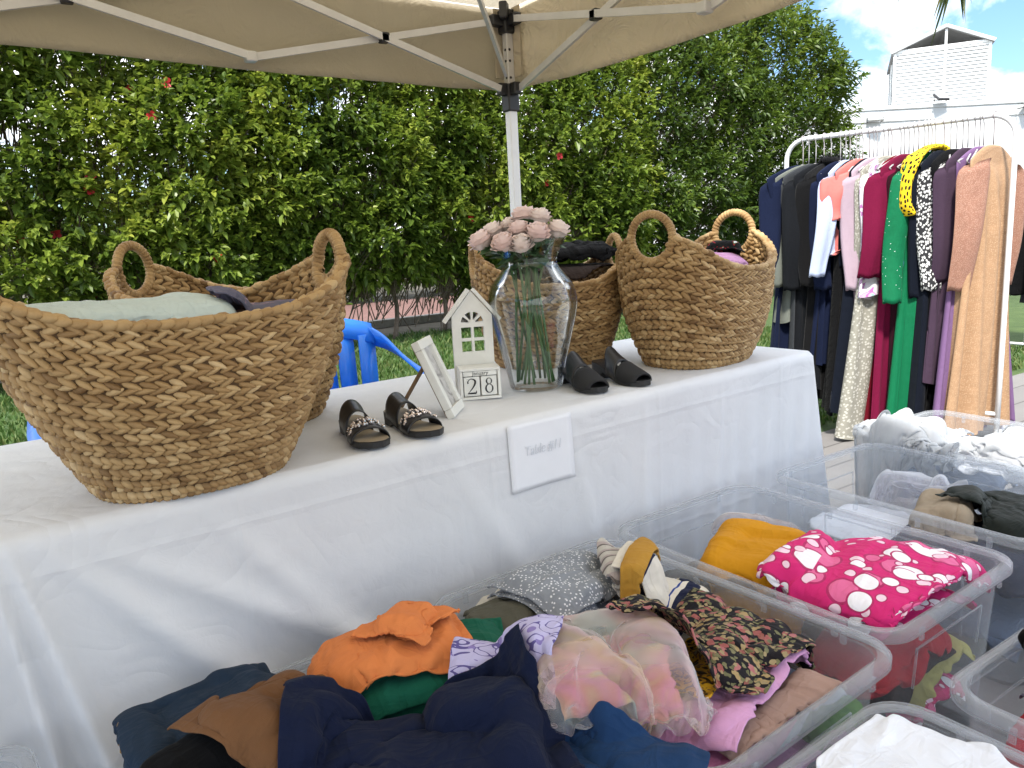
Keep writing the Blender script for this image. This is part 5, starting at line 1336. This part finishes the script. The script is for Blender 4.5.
# box with white bag
F, B = box_field('b6', .27, .04, 5)
filler('b6', F, B, [(whitec, 'white garment at the bottom of the bag box, front'), (powder_, 'pale blue garment at the bottom of the bag box, back')], .24)
put('b6', F, B, 'folded_garment', 'pale garments under the crumpled white bag', 'garment', whitec, 2.80, 1.25, .44, .54, 4, (.38, .46, .12), seed=60, n=30)
put('b6', F, None, 'plastic_bag', 'crumpled white plastic bag slung over the box rim by the dresses', 'plastic bag', poly, 2.68, 1.47, .70, .54, 20, (.24, .20, .10), seed=61, crumple=.09, squeeze=.72, thick=.001, n=72, freq=7, fold=.03)
put('b6', F, None, 'plastic_bag', 'crumpled white plastic bag at the right picture edge', 'plastic bag', poly, 2.80, 1.14, .50, .40, -10, (.24, .16, .07), seed=62, crumple=.08, squeeze=.74, thick=.001, n=64, freq=7, fold=.028)
# right and front boxes
F, B = box_field('b4', .22, 0, 6)
filler('b4', F, B, [(dgrey, 'charcoal garment at the bottom of the right edge box, front'), (black, 'black garment at the bottom of the right edge box, back')], .20)
put('b4', F, B, 'folded_garment', 'red garment under the black one at the right edge', 'garment', red, 1.40, .44, .34, .26, 10, (.28, .2, .12), seed=65, crumple=.04)
put('b4', F, B, 'folded_garment', 'grey patterned garment beside the red one', 'garment', dusk, 1.45, .40, .26, .22, 40, (.2, .16, .04), seed=66, crumple=.04)
put('b4', F, B, 'folded_garment', 'black garment bunched in the box at the right edge', 'garment', black, 1.555, .43, .42, .34, -20, (.28, .22, .14), seed=67, crumple=.05, squeeze=.8)
F, B = box_field('b5', .34, .0, 7)
filler('b5', F, B, [(whitec, 'white sheet at the bottom of the front box'), (powder_, 'pale blue sheet at the bottom of the front box, back')], .235)
put('b5', F, B, 'folded_sheet', 'lower folded white sheet in the front box', 'sheet', whitec, .87, .27, .50, .62, 1, (.445, .62, .09), seed=70, layers=3, crumple=.006, fold=.004)
put('b5', F, B, 'folded_sheet', 'upper folded white sheet filling the front box', 'sheet', whitec, .885, .30, .46, .58, 3, (.44, .58, .04), seed=71, layers=3, crumple=.008, fold=.005)
F, B = box_field('bl', .30, .0, 8)
filler('bl', F, B, [(whitec, 'white garment at the bottom of the left edge box, front'), (grey, 'grey garment at the bottom of the left edge box, back')], .24)
put('bl', F, B, 'plastic_bag', 'white plastic bag in the box at the left edge', 'plastic bag', poly, -.24, 1.15, .46, .48, 5, (.3, .3, .06), seed=73, crumple=.05, squeeze=.82, thick=.001)

# ------------------------------------------------------------------ clothes in the baskets
def bfield(x, y, a, b, rz, z, seed):
    F = Field(x - .45, y - .45, x + .45, y + .45, z, .01); F.h += .02 * (vnoise(F.X * 8, F.Y * 8, seed) - .5)
    return F, ell_bound(x, y, a, b, math.radians(rz))
def inb(F, B, name, lab, cat, mat, x, y, w, d, deg, pad, grp, **k): return cloth_obj(name, lab, cat, mat, F, x, y, w, d, math.radians(deg), pad, grp, bound=B, **k)
F, B = bfield(.288, 1.652, .315, .195, 3, TOPZ + .272, 1)
inb(F, B, 'folded_garment', 'pale mint green garment folded in the largest basket', 'garment', mint, .19, 1.66, .48, .36, 0, (.40, .30, .075), 'clothes in the largest basket', seed=80, layers=2, crumple=.014)
inb(F, B, 'folded_garment', 'dusky violet flowered garment beside the mint green one', 'garment', dusk, .47, 1.655, .24, .26, -6, (.2, .22, .05), 'clothes in the largest basket', seed=81, crumple=.02)
F, B = bfield(1.675, 2.215, .235, .175, -26, TOPZ + .262, 2)
inb(F, B, 'folded_garment', 'dark brown garment lying in the basket behind the vase', 'garment', cm('dbrown', 'dark brown jersey', (.035, .025, .022), .9), 1.71, 2.17, .46, .34, -20, (.40, .28, .07), 'clothes in the basket behind the vase', seed=82, crumple=.03)
inb(F, B, 'folded_garment', 'black garment heaped on top in the basket behind the vase', 'garment', black, 1.69, 2.24, .46, .32, -24, (.40, .27, .05), 'clothes in the basket behind the vase', seed=83, crumple=.03, fold=.02)
F, B = bfield(1.99, 1.845, .255, .165, 16, TOPZ + .262, 3)
inb(F, B, 'folded_garment', 'lilac garment in the basket at the far table end', 'garment', lilac, 1.96, 1.84, .42, .32, 10, (.36, .26, .085), 'clothes in the far basket', seed=84, crumple=.025)
inb(F, B, 'folded_garment', 'black garment with red and green trim by the lilac one', 'garment', cm('trim', 'black with red and green embroidery', (1, 1, 1), .8, pattern=lambda t, uv: t.ramp(t.noise(uv, 45, 1), [(0, (.01, .01, .01)), (.58, (.01, .01, .01)), (.6, (.35, .02, .03)), (.64, (.03, .2, .08)), (.68, (.7, .7, .68))], 'CONSTANT')), 2.14, 1.845, .17, .15, 30, (.11, .10, .03), 'clothes in the far basket', seed=85, crumple=.03)
F, B = bfield(.525, 2.125, .26, .18, -45, TOPZ + .20, 4)
inb(F, B, 'folded_garment', 'grey garment low in the half hidden basket', 'garment', grey, .525, 2.125, .44, .30, -45, (.36, .22, .05), 'clothes in the half hidden basket', seed=86)
# ------------------------------------------------------------------ clothes rack
RTUBE = plain('white powder coated tube', (.74, .75, .75), .3, var=.03)
RL = np.array([3.97, 2.97, 0]); RR = np.array([4.235, 1.855, 0]); RZ = 1.672
ru = (RR - RL); RLEN = np.linalg.norm(ru); ru /= RLEN; rn = np.array([ru[1], -ru[0], 0])     # rn: toward the table
if rn[0] > 0: rn = -rn
rang = math.atan2(rn[1], rn[0])                   # local x = toward the table, local y = along the rail
sgn = 1 if (-math.sin(rang) * ru[0] + math.cos(rang) * ru[1]) > 0 else -1
def rack(label, name, p0, p1, zr, group):
    p0 = np.array(p0); p1 = np.array(p1); u = (p1 - p0) / np.linalg.norm(p1 - p0); Ln = np.linalg.norm(p1 - p0); ang = math.atan2(u[1], u[0])
    r = thing(name, label, 'clothes rack', tuple(p0), ang, group); rc = .11
    pts = [(0, 0, .06)] + [(0, 0, z) for z in (.5, 1.0, zr - rc)] + [(rc - rc * math.cos(a), 0, zr - rc + rc * math.sin(a)) for a in np.linspace(.2, PI / 2, 8)] + [(x, 0, zr) for x in np.linspace(rc + .05, Ln - rc - .05, 6)] + [(Ln - rc + rc * math.sin(a), 0, zr - rc + rc * math.cos(a)) for a in np.linspace(0, PI / 2 - .2, 8)] + [(Ln, 0, z) for z in (zr - rc, 1.0, .5, .06)]
    one('frame_tube', tube(pts, .0135, 10), RTUBE, r)
    one('lower_bar', tube([(0, 0, .17), (Ln, 0, .17)], .011, 8), RTUBE, r)
    for x in (0, Ln):
        one('foot_bar', tube([(x, -.24, .062), (x, .24, .062)], .013, 8), RTUBE, r)
        for y in (-.22, .22): one('caster', bbox((x, y, .029), (.022, .05, .05), .01), BLK, r)
    return r
rack('white tube clothes rack crowded with dresses on hangers', 'clothes_rack', RL, RR, RZ, None)
HANG = plain('white coated hanger', (.40, .385, .385), .4, var=.04); HANG2 = plain('grey velvet hanger', (.36, .33, .33), .7)
def rp(t): return RL + ru * (t * RLEN)
def hanger(t, mat, yaw, label, zr=RZ, pos=None, half=.185, group='hangers on the clothes rack'):
    p = rp(t) if pos is None else pos
    h = thing('clothes_hanger', label, 'hanger', (p[0], p[1], zr), rang + yaw, group)
    a = np.linspace(PI * 1.05, -.35 * PI, 12)
    hook = [(.0175 * math.cos(q + PI / 2) if False else .017 * math.cos(q), 0, .001 + .017 * math.sin(q)) for q in a]
    hook += [(.004, 0, -.030), (0, 0, -.045), (0, 0, -.142)]
    one('hook', tube(smooth_path(hook, 30), .0030, 6), mat, h)
    one('shoulder_bar', tube(smooth_path([(-half, 0, -.214), (-half * .5, 0, -.178), (-.02, 0, -.148), (.02, 0, -.148), (half * .5, 0, -.178), (half, 0, -.214)], 26), .0045, 6), mat, h)
    one('trouser_bar', tube([(-half, 0, -.214), (-half * .9, 0, -.226), (half * .9, 0, -.226), (half, 0, -.214)], .0038, 6), mat, h)
    return h
def garment(name, label, cat, t, mat, L, hem=.22, thick=.030, sleeve=.55, sw=.065, flare=.0, yaw=0.0, shw=.22, pos=None, zr=RZ, seed=0, cuff=None, sleeve_mat=None, puff=0.0, waist=.17, group='garments on the clothes rack', sdrop=.0, fold=1.0, neck=.055, sides=(1, -1), swing=0.0):
    rng = np.random.default_rng(seed + 900)
    p = rp(t) + rn * rng.normal(0, .014) if pos is None else pos
    g = thing(name, label, cat, (p[0], p[1], zr), rang + yaw, group)
    rows, seg = 46, 56
    zs = []; V = []; UV = []
    a = np.arange(seg) / seg * 2 * PI; ca, sa = np.cos(a), np.sin(a)
    ph = rng.uniform(0, 6, 6)
    for i in range(rows):
        q = i / (rows - 1)
        if q < .13:                               # neck to shoulder tip
            s = q / .13; z = -.108 - .070 * s ** 1.1; hw = neck + (shw - neck) * s ** .8; tk = .010 + .006 * s
        else:
            s = (q - .13) / .87; z = -.178 - (L - .178) * s
            hw = lerp_tab(s * L, [(0, shw), (.03, shw * 1.0), (.16, shw * .90), (.36, waist), (.60, waist * 1.06), (L, hem)])
            tk = lerp_tab(s * L, [(0, .014), (.12, thick * .8), (.35, thick), (L, thick * 1.12)])
        drop = max(0, -z - .30) / L
        f = fold * 1.5 * (.5 + drop * 1.3) * min(1, max(0, -z - .16) / .3)
        fx = 1 + f * (.05 * np.sin(a * 3 + ph[0]) + .03 * np.sin(a * 7 + ph[1]))
        ex = .9
        x = hw * np.sign(ca) * np.abs(ca) ** ex * fx + swing * drop
        y = tk * np.sign(sa) * np.abs(sa) ** .8 + f * .014 * (np.sin(ca * 7 + ph[2] + z * .9) + .7 * np.sin(ca * 13 + ph[3] - z * 1.3)) + f * .006 * np.sin(a * 11 + ph[4])
        zz = z + 0 * a + (.02 * np.sin(a * 2 + ph[5]) + .012 * np.sin(a * 6 + ph[1])) * max(0, q - .9) * 10 * .6
        V.append(np.column_stack([x, y, zz])); UV.append(np.column_stack([a / (2 * PI) * (hw * 4), -zz]))
    V = np.array(V).reshape(-1, 3) + [0, 0, -.036]
    F = [list(r) for r in gridF(rows, seg, True)] + [list(range(seg))[::-1]]
    MB().add(V, F, uv=np.array(UV).reshape(-1, 2)).build('garment_body', mat, g)
    for sd in sides:
        if sleeve <= 0: continue
        m = 26; k = 18; s = np.linspace(0, 1, m)
        bx = shw * .88 + .014 * np.sin(s * PI * .5) - .02 * s + sdrop * s + rng.normal(0, .006); by = rng.normal(0, .006) + .012 * np.sin(s * 3 + ph[0]) * s
        bzz = -.188 - sleeve * s
        wv = sw * lerp_tab(s, [(0, .80), (.1, 1.0), (.5, .88), (.85, .74 + puff), (1, .70 + puff * 1.4)])
        if puff: wv = wv * lerp_tab(s, [(0, 1), (.80, 1.0), (.87, .72), (.92, .85), (1, 1.25)])
        tv = .022 + .010 * np.sin(s * PI)
        b = np.arange(k) / k * 2 * PI
        obl = .72; su, sv_ = wv[:, None] * np.cos(b)[None], np.minimum(tv, wv)[:, None] * np.sin(b)[None] * (.55 + .2 * np.cos(b * 3 + ph[1])[None])
        crs = .10 * np.sin(b * 5 + ph[0])[None] * wv[:, None] * np.clip(s * 3, 0, 1)[:, None]
        bend = .016 * np.sin(s * 5 + ph[3]) * s
        X = bx[:, None] + bend[:, None] * .5 + su * math.cos(obl) + (sv_ + crs * .5) * math.sin(obl); X[0] = X[0] - .03
        Y = by[:, None] + bend[:, None] - sd * su * math.sin(obl) + sd * (sv_ + crs * .5) * math.cos(obl)
        Z = -.036 + bzz[:, None] - .02 * np.cos(b)[None] * (1 - s)[:, None] * .8 + .006 * np.sin(b * 3)[None] * s[:, None]
        P = np.stack([sd * X, Y, Z], -1).reshape(-1, 3); uv = np.stack([np.broadcast_to(b * .06, (m, k)), np.broadcast_to((s * sleeve)[:, None], (m, k))], -1).reshape(-1, 2)
        cap = [list(range(k))]
        o = MB().add(P, [list(r) for r in gridF(m, k, True)] + cap, uv=uv).build('sleeve', sleeve_mat or mat, g)
        md = o.modifiers.new('t', 'SOLIDIFY'); md.thickness = .0025
        if cuff:
            zz = -.224 - sleeve; one('cuff', tube([(sd * bx[-1], by[-1], zz + .012), (sd * bx[-1], by[-1], zz - .012)], float(wv[-1]) * 1.05, 14, flat=(1, .5)), cuff, g)
    return g
def solid(n, c, **k): return cm(n, n + ' cloth', c, wr=.10, **k)
mar = solid('maroon crepe', (.115, .004, .012)); mag = solid('magenta maroon crepe', (.13, .005, .030)); burg = solid('burgundy crepe', (.022, .003, .007)); eme = solid('emerald satin', (.004, .125, .050), rough=.6)
emebead = cm('emebead', 'emerald with white beading', (1, 1, 1), .6, wr=.08, pattern=pat_sparkle((.004, .125, .050), (.7, .75, .7), 42, .085, .8))
ink_ = solid('ink navy crepe', (.004, .006, .012)); coal = solid('charcoal wool', (.007, .008, .010)); midn = solid('midnight blue wool', (.006, .010, .030)); sea = solid('grey green tweed', (.13, .14, .12)); slate = solid('slate grey wool', (.035, .038, .042))
powder = solid('powder blue cotton', (.40, .46, .62)); coral = solid('coral cotton', (.58, .16, .14)); pal = solid('pale mauve crepe', (.38, .29, .34)); blossom = cm('blossom', 'white blossom print', (1, 1, 1), .8, wr=.08, pattern=pat_blossom)
lace = cm('lace', 'cream lace', (1, 1, 1), .85, wr=.08, pattern=pat_sparkle((.26, .25, .21), (.44, .43, .38), 60, .30, .2)); leop = cm('leop', 'yellow leopard print', (1, 1, 1), .7, wr=.08, pattern=pat_leopard); seq = cm('seq', 'black with silver sequins', (1, 1, 1), .5, wr=.08, pattern=pat_sparkle((.03, .03, .032), (.62, .62, .60), 75, .42, .25))
plum = solid('dusty plum crepe', (.05, .03, .05)); tan = cm('tan', 'tan shimmer knit', (1, 1, 1), .6, wr=.08, pattern=pat_sparkle((.36, .22, .125), (.46, .31, .19), 220, .3, .5)); violet = solid('soft violet satin', (.16, .09, .19), rough=.6); furm = solid('black fake fur', (.004, .004, .0045), sheen=.1); teal2 = solid('deep teal crepe', (.02, .14, .16)); tanrose = cm('tanrose', 'rose tan shimmer knit', (1, 1, 1), .6, wr=.08, pattern=pat_sparkle((.29, .15, .105), (.44, .28, .21), 220, .3, .5)); ivory = solid('ivory wool', (.48, .47, .44))
G = [
 # t, name, cat, label, mat, L, kw
 (.085, 'jacket', 'jacket', 'dark navy jacket at the hedge end of the rack', midn, 1.20, dict(sleeve=.58, shw=.285, thick=.045, sdrop=.03)),
 (.115, 'cardigan', 'cardigan', 'pale grey green tweed cardigan near the hedge end', sea, 1.0, dict(sleeve=.60, shw=.265, sdrop=.02)),
 (.150, 'coat', 'coat', 'slate grey coat next to the tweed cardigan', slate, 1.30, dict(sleeve=.60, shw=.25)),
 (.190, 'coat', 'coat', 'long charcoal coat with wide shoulders', coal, 1.40, dict(sleeve=.62, shw=.26, thick=.045, sdrop=.02)),
 (.225, 'coat', 'coat', 'black coat with a fluffy collar', furm, 1.45, dict(sleeve=.60, shw=.245, thick=.035)),
 (.270, 'jacket', 'jacket', 'midnight blue jacket left of the powder blue blouse', midn, 1.25, dict(sleeve=.62, shw=.225, thick=.035)),
 (.315, 'blouse', 'blouse', 'powder blue blouse with a long ruffled cuff', powder, .62, dict(sleeve=.54, sw=.060, shw=.22, sdrop=.10)),
 (.345, 'dress', 'dress', 'black dress behind the coral top', black, 1.50, dict(sleeve=.0, shw=.21, thick=.05, hem=.27)),
 (.375, 'top', 'top', 'coral short sleeved top', coral, .60, dict(sleeve=.24, sw=.080, shw=.225, sdrop=.05)),
 (.405, 'dress', 'dress', 'black dress in front of the coral top', ink_, 1.50, dict(sleeve=.50, shw=.21, thick=.05, hem=.27)),
 (.440, 'dress', 'dress', 'pale mauve dress with long sleeves', pal, 1.15, dict(sleeve=.62, shw=.205)),
 (.470, 'tunic', 'tunic', 'white tunic with purple and teal blossoms', blossom, .85, dict(sleeve=.42, shw=.205, sw=.06)),
 (.505, 'dress', 'dress', 'long cream lace dress', lace, 1.62, dict(thick=.045, sleeve=.66, sw=.052, shw=.21, hem=.30)),
 (.545, 'dress', 'dress', 'maroon dress beside the cream lace', mar, 1.54, dict(sleeve=.46, shw=.20, thick=.036, hem=.27)),
 (.580, 'dress', 'dress', 'magenta maroon dress with wide hanging sleeves', mag, 1.54, dict(sleeve=.55, sw=.080, sdrop=.07, shw=.215, thick=.040, hem=.25)),
 (.620, 'dress', 'dress', 'burgundy dress behind the emerald one', burg, 1.52, dict(thick=.045, sleeve=.52, shw=.20)),
 (.645, 'blouse', 'blouse', 'deep teal blouse mostly hidden among the dresses', teal2, .70, dict(sleeve=.3, shw=.18)),
 (.675, 'dress', 'dress', 'emerald green dress with white beading on the sleeve', eme, 1.5, dict(thick=.045, sleeve=.68, sw=.062, shw=.215, sleeve_mat=emebead, hem=.26, sdrop=.09)),
 (.725, 'dress', 'dress', 'long ink navy dress beside the yellow scarf', ink_, 1.45, dict(sleeve=.66, sw=.075, shw=.205, thick=.038, hem=.24)),
 (.775, 'dress', 'dress', 'black dress with silver sequinned sleeve', black, 1.5, dict(sleeve=.62, sw=.065, shw=.205, sleeve_mat=seq, thick=.036)),
 (.820, 'dress', 'dress', 'dusty plum dress beside the tan one', plum, 1.3, dict(sleeve=.58, shw=.20)),
 (.918, 'gown', 'dress', 'tan shimmering gown at the near end of the rack', tan, 1.55, dict(sleeve=.62, sw=.075, sdrop=.05, shw=.20, thick=.05, yaw=-.26, swing=.03, sleeve_mat=tanrose, hem=.25)),
 (.880, 'dress', 'dress', 'soft violet dress hanging behind the tan gown', violet, 1.56, dict(sleeve=.0, shw=.19, hem=.30, yaw=-.40)),
]
for i, (t, nm, cat, lab, mat, L_, kw) in enumerate(G):
    y = kw.get('yaw', -.34 + RNG.normal(0, .13)); kw = dict(kw); kw['yaw'] = y
    garment(nm, lab, cat, t, mat, L_, seed=i, **kw)
    hanger(t, HANG if i % 3 else HANG2, y, 'hanger carrying the ' + lab.split(' with ')[0].split(' beside ')[0].split(' behind ')[0].split(' next ')[0].split(' left ')[0].split(' in front')[0].split(' at the')[0].split(' near ')[0].split(' mostly')[0] + ('' if nm not in ('dress',) or 'black' not in lab else (' ' + ('behind the coral top' if 'behind' in lab else 'before the coral top' if 'front' in lab else 'with sequins'))), half=.18)
# the scarf slung over the hanger next to the emerald dress
sc = thing('scarf', 'yellow leopard print scarf slung over the emerald dress hanger', 'scarf', tuple(rp(.700) + np.array([0, 0, RZ - .03])), rang - .35, 'garments on the clothes rack')
mb = MB(); n = 40; s = np.linspace(0, 1, n)
path = smooth_path([(-.05, .012, -.30), (-.02, .010, -.118), (.05, .0, -.095), (.13, -.004, -.120), (.20, .0, -.165), (.235, .0, -.26), (.245, .004, -.37), (.225, .004, -.43)], n)
T, N, Bn = frames(path); W_ = np.interp(s, [0, .2, .45, .6, .9, 1], [.026, .020, .016, .020, .024, .022]); k = 14; b = np.arange(k) / k * 2 * PI
hv = np.stack([T[:, 2], 0 * s, -T[:, 0]], -1)
P = path[:, None] + W_[:, None, None] * (np.cos(b)[None, :, None] * hv[:, None] * .85) + np.sin(b)[None, :, None] * np.array([0, .042, 0]) * (1 + .22 * np.sin(s * 14 + b[0]))[:, None, None]
mb.add(P.reshape(-1, 3), [list(r) for r in gridF(n, k, True)] + [list(range(k))[::-1], list((n - 1) * k + np.arange(k))], uv=np.stack([np.broadcast_to(b * .05, (n, k)), np.broadcast_to(s[:, None] * .6, (n, k))], -1).reshape(-1, 2))
mb.build('scarf_cloth', leop, sc)
# empty hangers crowding the rail between the garments
for i, t in enumerate((.295, .36, .425, .49, .56, .60, .66, .69, .75, .80, .845, .865)):
    hanger(t, HANG, RNG.normal(0, .1), 'spare white hanger squeezed among the dresses', half=.17)
# fluffy collar on the black coat
p = rp(.225); fc = bpy.data.objects.get('garment_body.004')
cl = MB(); th = np.linspace(0, 2 * PI, 30); r0 = MB()
rr = np.random.default_rng(3); pts = []
for i in range(420):
    a = rr.uniform(0, 2 * PI); q = np.array([.080 * math.cos(a), .032 * math.sin(a), -.130 + rr.normal(0, .014)]); d = rr.normal(size=3); d /= np.linalg.norm(d)
    s1 = np.cross(d, [0, 0, 1.]); s1 = s1 / (np.linalg.norm(s1) + 1e-9) * .004
    cl.add([q - s1, q + s1, q + d * .028], [[0, 1, 2]])
cl.add(*tube([(.080 * math.cos(a), .026 * math.sin(a), -.135) for a in th], .020, 10))
cl.build('fur_collar', furm, fc.parent if fc else None)

# ------------------------------------------------------------------ second stall's rack at the right edge
q0 = np.array(far(4.48, 6.6)); q1 = np.array(far(5.75, 7.4))
rack('white tube rack of the neighbouring stall at the right picture edge', 'clothes_rack', q0, q1, 1.62, None)
du = (q1 - q0) / np.linalg.norm(q1 - q0)
sv = rang
rang = math.atan2(du[1], du[0]) + PI / 2
for i, (d, nm, cat, lab, mat, L_) in enumerate(((.16, 'top', 'top', 'bright blue top on the neighbouring rack', solid('bright blue jersey', (.012, .06, .42)), .62), (.26, 'dress', 'dress', 'orange dress on the neighbouring rack', solid('bright orange jersey', (.72, .16, .02)), .95), (.08, 'dress', 'dress', 'black dress on the neighbouring rack', black, 1.1), (.40, 'dress', 'dress', 'grey dress on the neighbouring rack', slate, 1.2))):
    pos = q0 + du * d; garment(nm, lab, cat, 0, mat, L_, pos=pos, zr=1.62, seed=70 + i, sleeve=.3 if nm == 'top' else .45, group='garments on the neighbouring rack')
    hanger(0, HANG, 0, 'hanger carrying the ' + lab, 1.62, pos, group='hangers on the neighbouring rack')
rang = sv

# ------------------------------------------------------------------ lettering and cut-out plates become plain meshes
dg = bpy.context.evaluated_depsgraph_get(); dg.update()
for o in [o for o in S.objects if o.type in ('CURVE', 'FONT')]:
    me = bpy.data.meshes.new_from_object(o.evaluated_get(dg))
    nm = o.name; n = bpy.data.objects.new(nm + '_', me); COL.objects.link(n)
    n.parent = o.parent; n.location = o.location; n.rotation_euler = o.rotation_euler; n.scale = o.scale
    mats = [m for m in o.data.materials]
    me.materials.clear(); [me.materials.append(m) for m in mats]
    bpy.data.objects.remove(o); n.name = nm
